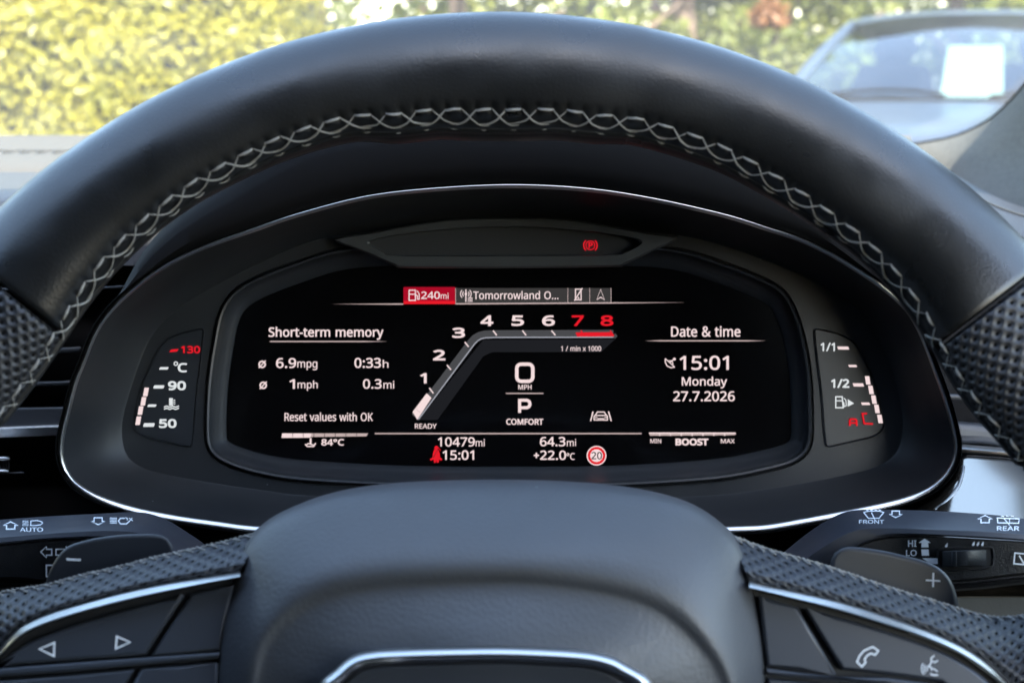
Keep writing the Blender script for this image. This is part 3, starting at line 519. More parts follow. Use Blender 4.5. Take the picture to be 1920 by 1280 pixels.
def spoke_leather(top, bot):
    n = 90; A = cr(top, n); B = cr(bot, n); K = 14; mb = MB(); loops = []; uv = []; L = 0
    for i in range(n):
        lp = []; u = []
        if i: L += math.dist(A[i], A[i - 1]) * .35 / F
        hgt = math.dist(A[i], B[i]) * .35 / F * 1.25
        for k in range(K + 1):
            t = k / K
            x, y = A[i][0] + (B[i][0] - A[i][0]) * t, A[i][1] + (B[i][1] - A[i][1]) * t
            d = .3640 - .0235 * math.sin(math.pi / 2 * min(1, t * 1.06)) ** 1.0 + .002 * max(0, t - .8) / .2
            lp.append(P(x, y, d)); u.append((L, hgt * t))
        x, y = A[i]; lp.insert(0, P(x, y + 3, .385)); u.insert(0, (L, -.02))
        loops.append(lp); uv.append(u)
    mb.loft(loops, False, 0, uv=uv); return mb
sub('spoke_leather', sw, spoke_leather(LT, LB), M['perf'])
sub('spoke_leather', sw, spoke_leather(RTOP, RB), M['perf'])
def edge_thread(top):
    mb = MB(); n = 170; A = cr(top, n)
    pts = [P(x, y - 1.0 + (1.6 if i % 2 else -.6) + random.uniform(-.6, .6), .3632) for i, (x, y) in enumerate(A)]
    mb.tube(pts, [.00022 + .00018 * random.random() for _ in pts], 5)
    for i in range(2, n - 3, 5):
        x, y = A[i]; x2, y2 = A[i + 3]; j = random.uniform(0, 3)
        mb.tube([P(x, y - 1, .3630), P((x + x2) / 2, (y + y2) / 2 + 3, .3605), P(x2, y2 + 4 + j, .3588)], .00028, 5)
    return mb
sub('spoke_stitching', sw, edge_thread(LT), M['thread'])
sub('spoke_stitching', sw, edge_thread(RTOP), M['thread'])
def trim(a, b):
    n = 80; A = cr(a, n); B = cr(b, n); mb = MB(); loops = []
    for i in range(n):
        lp = []
        for t, d in ((-.05, .3450), (.0, .3408), (.25, .3396), (.46, .3388), (.5, .3389), (.54, .3386), (.85, .3376), (1.0, .3386), (1.05, .3450)):
            lp.append(P(A[i][0] + (B[i][0] - A[i][0]) * t, A[i][1] + (B[i][1] - A[i][1]) * t, d))
        loops.append(lp)
    mb.loft(loops, False); return mb
sub('spoke_trim', sw, trim(LB, LBB), M['chrome'])
sub('spoke_trim', sw, trim(RB, RBB), M['chrome'])
def lvl(x, y): return .3440 - (y - 1100) * 3.0e-5
mb = MB(); mb.plate([(-130,1445),(-45,1285),(0,1230),(37,1195),(75,1175),(150,1150),(225,1130),(300,1113),(380,1096),(445,1083),(440,1500)], lambda x, y: lvl(x, y) + .002, .012)
bl = sub('button_panel', sw, mb, M['gapblack'])
mb = MB(); mb.plate([(1410,1103),(1440,1112),(1565,1144),(1665,1174),(1740,1199),(1802,1227),(1865,1272),(1915,1332),(1990,1450),(1400,1500)], lambda x, y: lvl(x, y) + .002, .012)
br = sub('button_panel', sw, mb, M['gapblack'])
def button(name, par, pts, d=0., bev=.0012, m='button'):
    mb = MB(); mb.plate(pts, lambda x, y: lvl(x, y) - .0012 + d, .006, bev); return sub(name, par, mb, M[m], angle=50)
def fn(pts): return cr(pts, 26)
button('rocker_button', bl, fn([(-90,1330),(-30,1268),(0,1243),(40,1212),(80,1193),(150,1168),(250,1140),(346,1116)]) + [(274,1226),(140,1237),(20,1246),(-10,1256),(-60,1330)])
button('spoke_button', bl, [(358,1113),(398,1104),(440,1095),(425,1160),(412,1219),(283,1229)])
button('button_rail', bl, [(-40,1255),(0,1252),(140,1241),(276,1231),(412,1221.5),(410,1233),(270,1245),(140,1257),(0,1267),(-40,1272)], -.0006, .0008)
button('lower_button', bl, [(-100,1284),(0,1274),(140,1263),(252,1252.5),(225,1300),(150,1440),(-120,1440)], .0004)
button('lower_spoke_button', bl, [(264,1251.5),(340,1246),(410,1240),(408,1440),(170,1440)], .0004)
button('spoke_button', br, [(1422,1118),(1440,1122),(1496,1138),(1568,1264),(1500,1256),(1438,1248)])
button('rocker_button', br, [(1508,1141)] + fn([(1565,1154),(1665,1184),(1740,1210),(1802,1240),(1860,1284),(1920,1365)]) + [(1880,1365),(1765,1278),(1665,1264),(1579,1255)])
button('button_rail', br, [(1438,1252),(1500,1260),(1572,1268),(1665,1270),(1765,1283),(1850,1325),(1850,1336),(1760,1296),(1660,1281),(1560,1277),(1440,1264)], -.0006, .0008)
button('lower_spoke_button', br, [(1440,1270),(1560,1283),(1700,1294),(1800,1320),(1860,1345),(1900,1440),(1440,1440)], .0004)
def onb(mb): return mb
mk = MB(); dm = lambda y: (lambda x_, y_: lvl(x_, y_) - .00135)
mk.stroke([(74,1216),(102,1204),(101,1229)], 3.6, dm(1216), 0, True)
mk.stroke([(219,1192.5),(244,1203),(217,1215.5)], 3.6, dm(1204), 0, True)
sub('arrow_mark', bl, mk, M['print'], smooth=False)
mk = MB()
mk.stroke([(1607,1240),(1612,1228),(1620,1219),(1631,1214),(1637,1212),(1647,1219),(1641,1227),(1633,1224),(1626,1228),(1621,1235),(1623,1241),(1616,1249)], 3.0, dm(1230), 0, True)
d = dm(1246)
mk.stroke([(1752,1228),(1746,1233),(1746,1242),(1741,1248),(1747,1251),(1747,1256)], 2.4, d)
mk.stroke([(1748,1238),(1753,1241),(1759,1237)], 2.2, d); mk.stroke([(1750,1252),(1758,1258)], 2.2, d); mk.stroke([(1744,1262),(1751,1265),(1759,1264)], 2.2, d)
for r in (6, 11, 16): mk.ring(1744, 1252, r, 2.0, d, 0, 135, 215, 8)
sub('phone_mark', br, mk, M['print'], smooth=False)

def paddle(pts, m_):
    mb = MB(); mb.plate(pts, .3790, .006, .0016, steps=4); return sub('shift_paddle', sw, mb, M['plastic2'], angle=50)
lp = fn([(83,1110),(86,1092),(95,1065),(110,1040),(130,1022),(175,1009),(225,1002),(270,1000),(300,1001),(315,1007),(324,1020),(328,1036),(330,1060)]) + [(330,1080),(200,1120),(84,1150)]
pl = paddle(lp, 1); mk = MB(); mk.poly([(124,1045.5),(151.5,1047),(151.5,1051.5),(125,1050)], .3787); sub('minus_mark', pl, mk, M['print'], smooth=False)
rp = fn([(1556,1075),(1557,1054),(1564,1036),(1580,1025.5),(1602,1024.5),(1652,1031),(1690,1039.5),(1740,1053),(1770,1071),(1787,1095),(1796,1125),(1799,1150)]) + [(1799,1190),(1650,1150),(1556,1110)]
pr = paddle(rp, 1); mk = MB(); mk.poly([(1748.3,1073),(1751.7,1073),(1751.3,1100),(1747.7,1100)], .3787); mk.poly([(1736,1085.5),(1763,1087),(1763,1090),(1736,1088.5)], .3787); sub('plus_mark', pr, mk, M['print'], smooth=False)

# ------------------------------------------------------------------ instrument cluster
ic = thing('instrument_cluster', P(954, 990, .50), 'black instrument cluster with lit display and chrome outline behind the steering wheel', 'instrument cluster')
CH = [(960,349),(1102,356),(1227,375),(1360,405),(1440,430),(1490,446),(1540,468),(1590,496),(1640,528),(1682,561),(1710,592),(1735,642),(1757,700),(1775,750),(1789,800),(1795,837),(1788,870),(1770,897),(1740,920),(1690,940),(1615,957),(1515,976),(1440,989),(1385,992),(1300,995),(1120,998),(940,998),(760,998),(600,996),(480,992),(400,982),(325,971),(250,956),(187,935),(150,915),(130,896),(117,870),(113,845),(116,812),(125,775),(140,717),(155,680),(175,630),(200,590),(240,550),(300,505),(375,467),(480,430),(560,403),(685,371),(810,356)]
NC = 260
ch = cr(CH, NC, True)
def chd(x, y): return .462 + (y - 350) * 3.0e-5
wid = [4.0 + 2.4 * min(1, max(0, (y - 450) / 350)) for x, y in ch]
lps = []
side = []
for i in range(NC):                                     # 1 on the upright sides, 0 along top and bottom
    (x0, y0), (x1, y1) = ch[i - 3], ch[(i + 3) % NC]; side.append(min(1, max(0, abs(y1 - y0) / math.dist((x0, y0), (x1, y1)) * 1.6 - .45)))
for f, dd, rd in ((-1.0, .006, .006), (-1.05, -.0004, .0012), (-.85, -.0011, .0001), (-.6, -.0012, -.0008), (0, -.0005, -.0014), (.5, .0001, -.0010), (.8, .0005, -.0001), (1.0, .0009, .0012), (1.05, .006, .006)):
    lps.append([P(x, y, chd(x, y) + dd + (rd - dd) * q) for (x, y), q in zip(offset2(ch, [q * f for q in wid]), side)])
mb = MB(); mb.loft(lps, True); sub('chrome_outline', ic, mb, M['chrome'], angle=60)
# hood lip outside the chrome
def hoodw(x, y): return 9 + 150 * max(0, min(1, (560 - y) / 170)) ** 1.2
lps = []
for f, fmin, dd in ((0, 4, .002), (.04, 9, -.001), (.25, 9, -.004), (.6, 9, -.004), (.85, 9, .004), (1.0, 9, .018), (1.02, 9, .20)):
    o = [-(max(fmin, hoodw(x, y) * f)) for x, y in ch]
    lps.append([P(x, y, chd(*ch[i]) + dd) for i, (x, y) in enumerate(offset2(ch, o))])
mb = MB(); mb.loft(lps, True); sub('hood', ic, mb, M['hood'], angle=60)
# funnel from the chrome to the inner plate
PL = [(960,418),(1120,428),(1300,446),(1440,490),(1560,545),(1630,605),(1668,680),(1690,760),(1692,812),(1680,850),(1650,872),(1590,889),(1440,916),(1300,930),(954,940),(608,930),(480,917),(330,893),(275,880),(240,858),(228,812),(236,760),(262,680),(290,622),(350,568),(480,497),(610,446),(790,428)]
pl_ = cr(PL, NC, True)
def align(a, b):
    """rotate b so that its start matches a's start angle"""
    best = min(range(len(b)), key=lambda i: math.dist(a[0], (b[i][0], b[i][1])) + (1e3 if b[i][1] > 640 else 0)); return b[best:] + b[:best]
c0 = (954, 690)
def bypolar(pts, n=NC):
    q = cr(pts, 1400, True); lst = sorted((math.atan2(y - c0[1], x - c0[0]), x, y) for x, y in q); out = []
    j = 0
    for k in range(n):
        a = -math.pi + 2 * math.pi * (k + .5) / n
        while j < len(lst) - 1 and lst[j][0] < a: j += 1
        out.append((lst[j][1], lst[j][2]))
    return [((out[i - 1][0] + 2 * out[i][0] + out[(i + 1) % n][0]) / 4, (out[i - 1][1] + 2 * out[i][1] + out[(i + 1) % n][1]) / 4) for i in range(n)]
cp, pp = bypolar(CH, 420), bypolar(PL, 420)
lps = []
for t, dd in ((.012, .002), (.03, .0052), (.06, .0075), (.1, .0095), (.25, .019), (.5, .031), (.8, .041), (.95, .0445), (1.0, .046), (1.05, .0465)):
    lps.append([P(a[0] + (b[0] - a[0]) * t, a[1] + (b[1] - a[1]) * t, chd(*a) + dd * (.528 - chd(*a) - .012) / .046) for a, b in zip(cp, pp)])
mb = MB(); mb.loft(lps, True); sub('funnel', ic, mb, M['plastic'], angle=60)
# inner plate with the screen opening
SC = [(954,456),(1150,458),(1268,466),(1364,495),(1436,524),(1472,548),(1494,588),(1510,642),(1520,705),(1523,780),(1522,825),(1512,850),(1488,868),(1440,882),(1340,900),(1150,912),(954,914),(760,912),(570,902),(480,888),(420,868),(396,850),(386,825),(386,760),(390,705),(398,650),(411,588),(434,550),(472,524),(544,495),(640,466),(760,458)]
sp = bypolar(SC, 420)
DP = .516
lps = [[P(*q, DP) for q in [(c0[0] + (x - c0[0]) * 1.03, c0[1] + (y - c0[1]) * 1.03) for x, y in pp]]]
for o, dd in ((-6, 0), (-3.5, 0), (-2.5, .003), (0, .003), (.6, -.0008), (3, -.0022), (7, -.0018), (9, .0005), (16, .004), (30, .0080), (44, .0105), (46, .012)):
    lps.append([P(x, y, DP + dd) for x, y in offset2(sp, o)])
mb = MB(); mb.loft(lps[:4], True, 0); mb.loft(lps[3:5], True, 1); mb.loft(lps[4:], True, 2)
sub('inner_plate', ic, mb, [M['plastic'], M['gapblack'], M['plastic2']], angle=50)
DS = .5255
mb = MB(); mb.plate(offset2(sp, 40), DS, .004)
disp = sub('display', ic, mb, M['glass_black'], smooth=False)
dt = DS - .0003
EM = [M['e_white'], M['e_red'], M['e_mid'], M['e_dim'], M['e_line'], M['e_dark'], M['e_dred'], M['e_tab'], M['e_ink']]
W_, RD, MID, DIM, LINE, DARK, DRED, TAB, INK = range(9)
def readout(name, mb): return sub(name, disp, mb, EM, smooth=False)
# status bar
mb = MB()
mb.rect(855, 540, 1064, 569, dt, TAB); mb.rect(1065.5, 540, 1105, 568.5, dt, TAB); mb.rect(1106.5, 540, 1145, 568, dt, TAB)
mb.rect(756.5, 538, 853.5, 570, dt, DRED); mb.rect(756.5, 564, 853.5, 570, dt, RD)
mb.fade(622, 756, 570, 2.4, dt, MID, .9, 0, 570); mb.fade(854, 1285, 569.5, 2.4, dt, MID, 0, .33, 567)
mb.text('240', 790, 546.7, 824.5, 560.3, dt, W_, .012); mb.text('mi', 826.5, 548.8, 840.8, 560.3, dt, W_, .004)
mb.stroke([(767,563),(767,544),(779,544),(779,563)], 2.0, dt, W_, True); mb.rect(768, 550.5, 778, 552.5, dt, W_); mb.stroke([(780,553),(783,555),(783,561),(786,561),(786,551),(782,545)], 1.7, dt, W_)
d_ = dt
mb.disc(873.5, 551, 2.4, d_, W_); mb.stroke([(873.5, 542.5), (873.5, 566)], 2.0, d_, W_)
for r in (6, 10): mb.ring(873.5, 551, r, 1.6, d_, W_, -45, 45, 8); mb.ring(873.5, 551, r, 1.6, d_, W_, 135, 225, 8)
for y in (558, 561, 564): mb.rect(877, y, 886, y + 1.5, d_, W_)
mb.text('Tomorrowland O...', 887.6, 545.6, 1047, 561, dt, W_, .008)
mb.stroke([(1079,562),(1079,542),(1089.5,542),(1089.5,562)], 1.9, dt, W_, True); mb.stroke([(1077,563.5),(1092,540)], 2.0, dt, W_); mb.disc(1084.5, 558.5, 1.5, dt, W_)
mb.stroke([(1119,562),(1126.2,542.5),(1133.5,562),(1126.2,557)], 1.8, dt, W_, True)
for x in (854.3, 1064.7, 1105.7, 1145.7): mb.rect(x - .5, 540, x + .5, 569, dt, MID)
readout('status_bar', mb)
# rev scale
mb = MB()
mb.poly([(785,787),(906,637),(1153,636),(1127,660),(922,660),(906,668),(820,787)], dt, DARK)
mid = [(778,781),(884,641.5),(891,634),(899,629.5),(909,627),(930,626.2),(1150,625.5)]
mb.stroke(cr(mid[:2], 6) + mid[2:], 14.5, dt, DIM)
low = [(784.5,786),(889.5,645),(896,638.5),(902,635),(911,633),(930,632.4),(1150,632)]
mb.stroke(low, 2.2, dt, LINE)
mb.poly([(773.5,772),(800,737),(809,745.5),(782.5,786.5)], dt, W_)
mb.poly([(1079,623),(1147,622.5),(1153.5,630.5),(1082,631)], dt, RD); mb.poly([(1153,624),(1158,630),(1153,635),(1150,632.5)], dt, DIM)
for (x, y, u, v) in ((924.5,619.5,931.5,628.5),(979.5,619.5,986.5,628.5),(1034,619.5,1041.5,628.5),(871.5,641,878.5,650),(838,684,845.5,693),(805,727,812.5,737)): mb.stroke([(x, y), (u, v)], 2.4, dt, W_)
for x in (1089, 1144): mb.stroke([(x, 619), (x + 5, 627)], 2.2, dt, RD)
mb.stroke([(780, 767), (788, 773)], 1, dt, MID)
for s_, x0, y0, x1, y1, m_ in (('4',902,592,924,610,W_),('5',960,592,981.5,610,W_),('6',1017.5,592,1039.5,610,W_),('7',1073,592,1093.5,610,RD),('8',1127,592,1149,610,RD),('3',849,615,870.8,632.5,W_),('2',813,656.5,834,674.5,W_),('1',789,700,799,717.5,W_)):
    mb.text(s_, x0, y0, x1, y1, dt, m_, .03)
mb.text('1 / min x 1000', 1052, 648.5, 1127, 658, dt, W_, .01); mb.text('READY', 778, 794, 818.5, 803, dt, W_, .012)
readout('rev_scale', mb)
# speed and gear
mb = MB()
rr = lambda x0, y0, x1, y1, r: [(cx + r * math.cos(R(a)), cy + r * math.sin(R(a))) for cx, cy, a0 in ((x1 - r, y0 + r, -90), (x1 - r, y1 - r, 0), (x0 + r, y1 - r, 90), (x0 + r, y0 + r, 180)) for a in range(a0, a0 + 91, 18)]
mb.stroke(rr(969, 682.5, 999, 714.5, 8), 6.4, dt, W_, True)
mb.text('MPH', 972, 721, 996.5, 730, dt, W_, .012); mb.rect(948.6, 736.2, 1019, 738.2, dt, MID)
mb.stroke([(974.3,773.6),(974.3,750),(988,750),(992,752),(993.6,756),(993.6,758.5),(992,762),(988,764),(977,764)], 5.6, dt, W_)
mb.text('COMFORT', 949.5, 785, 1018.4, 795.6, dt, W_, .025)
readout('speed_readout', mb)
# lane car icon and trip line
mb = MB()
mb.stroke([(1112,771),(1107.5,789)], 2.4, dt, W_); mb.stroke([(1141,771),(1146,789)], 2.4, dt, W_)
mb.stroke([(1114,787),(1114,780),(1117,777),(1120,772),(1133,772),(1136,777),(1139,780),(1139,787)], 2.0, dt, W_, True); mb.rect(1116.5, 777.5, 1136.5, 779.5, dt, W_); mb.rect(1120, 783.5, 1133, 785.3, dt, W_)
for x in (1115.5, 1133.5): mb.rect(x, 781.5, x + 4.5, 783.3, dt, W_)
readout('lane_assist_symbol', mb)
mb = MB()
mb.rect(703, 811.2, 1203, 813.6, dt, MID)
mb.text('10479', 821.5, 819.5, 890, 836.3, dt, W_, .012); mb.text('mi', 892, 822.5, 908.7, 836.3, dt, W_, .004)
mb.text('15:01', 830.5, 844, 888.5, 861.5, dt, W_, .014); mb.text('64.3', 1012.7, 819, 1059.7, 836, dt, W_, .014); mb.text('mi', 1063, 822.5, 1080, 836, dt, W_, .004)
mb.text('22.0', 1013, 844.5, 1061, 861.5, dt, W_, .014); mb.text('+', 1001.5, 849, 1010, 857.5, dt, W_, .03); mb.text('\u00b0C', 1062.5, 849, 1077.4, 861.5, dt, W_, .01)
readout('trip_line', mb)
mb = MB(); mb.disc(818, 839, 3.6, dt, RD)
mb.poly([(814,842),(822,842),(824.5,850),(825,857),(829.5,860.5),(827,863),(823,861),(822.5,867),(819,867),(818,862),(817,867),(813.5,867),(813,861),(808,863),(805.5,860.5),(811,857),(811.5,850)], dt, RD)
mb.stroke([(821,842),(812,858)], 1.1, dt, INK); mb.stroke([(826,845),(822,838)], 1.2, dt, RD)
readout('seat_belt_symbol', mb)
mb = MB(); mb.disc(1118.5, 853.8, 18.5, dt, W_); mb.ring(1118.5, 853.8, 14.2, 4.6, dt, RD); mb.text('20', 1109, 847, 1128.5, 860.5, dt, INK, .012)
readout('speed_limit_symbol', mb)
# left page
mb = MB()
mb.text('Short-term memory', 504, 613, 718.5, 636.5, dt, W_, .016); mb.fade(504, 727, 640, 2.2, dt, MID, .02, .2)
for x, y in ((491.5, 682.8), (493.5, 722)): mb.ring(x, y, 5.6, 2.8, dt, W_); mb.stroke([(x - 6.5, y + 7), (x + 6.5, y - 7)], 2.0, dt, W_)
mb.text('6.9', 518, 671.3, 554.8, 689.5, dt, W_, .014); mb.text('mpg', 557.6, 677.5, 594.7, 693.5, dt, W_, .006)
mb.text('0:33', 665, 671, 713.7, 689.3, dt, W_, .014); mb.text('h', 717.8, 674.5, 728.2, 689, dt, W_, .006)
mb.text('1', 543, 711, 552.5, 728.2, dt, W_, .014); mb.text('mph', 558, 713, 595.5, 732, dt, W_, .006)
mb.text('0.3', 681, 710.7, 715, 728.2, dt, W_, .014); mb.text('mi', 719, 713.5, 739, 728, dt, W_, .006)
mb.text('Reset values with OK', 533.6, 773, 699, 789, dt, W_, .008)
mb.poly([(530,812),(690,812),(687,817.5),(528,819.5)], dt, MID); mb.poly([(529,812),(584,812),(582,820),(528,820.5)], dt, W_)
for x in (548, 568, 588, 608, 628, 648, 668): mb.rect(x, 812, x + 1.2, 819, dt, DARK)
mb.rect(580.8, 821, 584, 832, dt, W_); mb.stroke([(572,832),(576,836.5),(588,836.5),(592,830)], 2.2, dt, W_); mb.stroke([(574,834),(578,831),(588,834)], 2.0, dt, W_)
mb.text('84\u00b0C', 603, 823, 644.5, 834.5, dt, W_, .025)
readout('trip_page', mb)
# right page
mb = MB()
mb.text('Date & time', 1258.7, 611.6, 1388, 631, dt, W_, .012); mb.fade(1210, 1436, 638.7, 2.2, dt, MID, .12, .15)
mb.text('15:01', 1275, 667, 1366, 693, dt, W_, .012); mb.text('Monday', 1278.7, 706, 1363, 727.5, dt, W_, .012); mb.text('27.7.2026', 1262.5, 733.3, 1377.5, 751.8, dt, W_, .012)
mb.stroke([(1247.5,672),(1247.5,679),(1251,686),(1258,689),(1265,688)], 2.0, dt, W_); mb.stroke([(1247.5,672),(1265,688)], 1.8, dt, W_); mb.stroke([(1256,679),(1264,673)], 2.0, dt, W_); mb.disc(1264.5, 673, 2.6, dt, W_); mb.stroke([(1253,676),(1260,676),(1262,683)], 1.5, dt, W_)
mb.poly([(1216.5,810.6),(1379.5,810.6),(1380,814),(1377,815.5),(1219,816.5)], dt, MID); mb.rect(1217, 810.4, 1379, 812.6, dt, W_)
for k in range(7): mb.rect(1236 + k * 20.3, 812, 1238 + k * 20.3, 817, dt, W_)
mb.text('MIN', 1219.5, 822.5, 1239.5, 830.3, dt, W_, .012); mb.text('BOOST', 1267.5, 822.5, 1327.5, 833.8, dt, W_, .045); mb.text('MAX', 1351.7, 822.5, 1377.5, 830.5, dt, W_, .012)
readout('date_page', mb)
# warning lamp panel
WO = [(627,449),(700,434),(768,421),(840,411),(906,408),(1018,408),(1080,413),(1143,423),(1210,435),(1272,446),(1225,470),(1177,493),(1165,498),(1152,500.5),(954,503),(760,502.5),(746,500),(735,496),(680,472)]
WI = [(693,453),(740,441),(810,432.5),(870,428),(935,425.5),(1010,426),(1081,432),(1140,438),(1185,446),(1199,452),(1197,459),(1181,469),(1165,475),(1147,478),(954,479),(743,479),(726,476),(714,469),(700,461)]
wo_, wi_ = cr(WO, 160, True), cr(WI, 160, True)
k0 = min(range(160), key=lambda i: math.dist(wo_[i], (627, 449))); wo_ = wo_[k0:] + wo_[:k0]
k1 = min(range(160), key=lambda i: math.dist(wi_[i], (693, 453))); wi_ = wi_[k1:] + wi_[:k1]
DW = .5035
def wl(o, t, d): return [P(a[0] + (b[0] - a[0]) * t, a[1] + (b[1] - a[1]) * t, d) for a, b in zip(offset2(wo_, o), wi_)]
mb = MB(); mb.loft([wl(0, 0, .525), wl(0, 0, DW + .006), wl(.4, 0, DW + .0022), wl(2.0, .0, DW + .0006), wl(4, 0, DW), wl(4, .92, DW - .0002), [P(*q, DW + .0006) for q in wi_], [P(*q, DW + .0070) for q in offset2(wi_, 1)]], True)
wp = sub('warning_panel', ic, mb, M['lamp_frame'], angle=30)
mb = MB(); mb.plate(offset2(wi_, .5), DW + .0052, .003); sub('lamp_window', wp, mb, M['lamp_glass'], smooth=False)
mb = MB(); dq = DW + .0050
mb.ring(1107, 460, 8.2, 1.8, dq, 0); mb.text('P', 1104, 455, 1111, 465, dq, 0, .03)
mb.ring(1107, 460, 12.6, 2.2, dq, 0, -48, 48, 10); mb.ring(1107, 460, 12.6, 2.2, dq, 0, 132, 228, 10)
sub('parking_brake_lamp', wp, mb, [M['e_red']], smooth=False)
# side gauges
GL = [(371,618),(340,625),(321,633),(309,641),(300,651),(285,680),(270,712),(260,750),(253,785),(252,797),(257,808),(273,818),(310,827),(345,835),(355,836),(360,830),(364,790),(368,738),(375,680),(381,625),(378,618)]
GR = mirror(GL)
def gauge(outline, red_m):
    o = cr(outline, 120, True)
    ar = sum(o[i][0] * o[(i + 1) % 120][1] - o[(i + 1) % 120][0] * o[i][1] for i in range(120))
    if ar < 0: o.reverse()
    mb = MB(); mb.loft([[P(*q, DP + dd) for q in offset2(o, oo)] for oo, dd in ((-2.2, .002), (-2.0, -.0004), (-.8, -.0008), (1.0, -.0002), (2.5, .0012), (5.5, .0019), (7, .0022))], True, 0)
    mb.plate(offset2(o, 5), DP + .0012 - .0026 + .0018, .0006, m=1) if False else mb.plate(offset2(o, 2.2), DP - .00055, .0004, m=1)
    return sub('side_gauge', ic, mb, [M['plastic2'], M['plastic2']], angle=50)
gl = gauge(GL, 1); gr = gauge(GR, 1); dg = DP - .0008
GM = [M['e_cool'], M['e_red'], M['e_white']]
def bar(mb, x0, y0, x1, y1, sk, m): mb.poly([(x0 + sk, y0), (x1 + sk * .4, y0), (x1, (y0 + y1) / 2), (x1 - sk, y1), (x0 - sk * .4, y1), (x0, (y0 + y1) / 2)], dg, m)
mb = MB(); mb.text('130', 340, 648.8, 374.5, 661.5, dg, 1, .03); mb.poly([(317,660),(321,655),(335,653.8),(331.8,659)], dg, 1)
mb.ring(329.7, 681.5, 3.2, 2.0, dg, 0); mb.text('C', 334, 681, 350, 697, dg, 0, .03)
for x0, y0, x1, y1 in ((299,688,315.3,692.6),(288,722,307.5,728),(277,757.8,292.8,762.5),(269,792.8,289.6,799.8)): bar(mb, x0, y0, x1, y1, 1.5, 0)
mb.text('90', 316, 715, 347.6, 730.3, dg, 0, .04); mb.text('50', 299, 786, 330, 801, dg, 0, .04)
mb.rect(317, 746, 324, 760, dg, 0)
for y in (749, 752.5, 756): mb.rect(325, y, 328.5, y + 1.8, dg, 0)
for y in (761, 765): mb.stroke(cr([(307.5, y + 2), (313, y), (318, y + 2), (324, y), (329, y + 2), (335.5, y - .5)], 14), 2.3, dg, 0)
sub('scale_marks', gl, mb, GM, smooth=False)
mb = MB()
for x, y in ((273.8,734.5),(269,752),(263.7,769.3),(259.4,788.3)): mb.poly([(x - 3, y - 8), (x + 5.4, y - 8), (x + 2.6, y + 8), (x - 5.8, y + 8)], dg, 2)
sub('level_bar', gl, mb, GM, smooth=False)
mb = MB(); mb.text('1/1', 1539, 643, 1565, 657.6, dg, 0, .02); mb.text('1/2', 1559, 711, 1591.7, 726, dg, 0, .03)
for x0, y0, x1, y1 in ((1571,649.5,1591,655),(1591.5,683.8,1606,688),(1600,718.3,1619,724.3),(1615.5,754.2,1630.5,759)): bar(mb, x0, y0, x1, y1, -1.5, 2)
mb.stroke([(1567,764),(1567,743.5),(1579,743.5),(1581,764)], 2.4, dg, 0, True); mb.rect(1568, 750, 1579, 752, dg, 0); mb.stroke([(1582,746),(1586,750),(1587,760),(1583,762),(1582,753)], 1.8, dg, 0); mb.poly([(1589.5,748),(1601.5,756),(1589.5,762)], dg, 0)
mb.stroke([(1593.5,798),(1593.5,788),(1595,785.5),(1604,785.5),(1606,788),(1606.5,798)], 3.6, dg, 1); mb.rect(1595, 790.8, 1605, 794, dg, 1)
mb.stroke([(1626,775),(1617,775),(1620.5,793.5),(1637,794.5)], 3.2, dg, 1)
sub('scale_marks', gr, mb, GM, smooth=False)
mb = MB()
for x, y in ((1627.2,712.8),(1633.3,730.7),(1638.8,748.8),(1644.5,766.2),(1650.2,785)): mb.poly([(x - 5.6, y - 7.9), (x + 2.6, y - 7.9), (x + 5.2, y + 7.9), (x - 3, y + 7.9)], dg, 2)
sub('level_bar', gr, mb, GM, smooth=False)

# ------------------------------------------------------------------ stalks
def arrow_h(cx, cy, s, up=True):
    k = -1 if up else 1
    return [(cx, cy + k * s * .5), (cx + s * 1.05, cy + k * s * .02), (cx + s * .58, cy + k * s * .02), (cx + s * .58, cy - k * s * .5), (cx - s * .58, cy - k * s * .5), (cx - s * .58, cy + k * s * .02), (cx - s * 1.05, cy + k * s * .02)]
st = thing('light_stalk', P(150, 1090, .42), 'black stalk with headlight symbols and the letters AUTO, beside the minus paddle', 'control stalk', 'stalks behind the steering wheel')
TL = [(-420,1010),(-200,990),(0,974),(100,967),(180,963),(265,960),(312,974),(350,997),(384,1020),(420,1050)]
RL = [(-420,1040),(-200,1022),(0,1007),(90,1000),(175,995),(225,995),(262,1000),(300,1020),(330,1050),(360,1090)]
PLN = [(-420,1052),(-200,1035),(0,1020),(70,1013),(125,1010),(190,1009),(240,1015),(280,1035),(305,1060),(330,1095)]
BL = [(-420,1110),(-200,1098),(0,1086),(90,1092),(160,1100),(230,1105),(270,1110),(300,1115),(330,1120),(350,1125)]
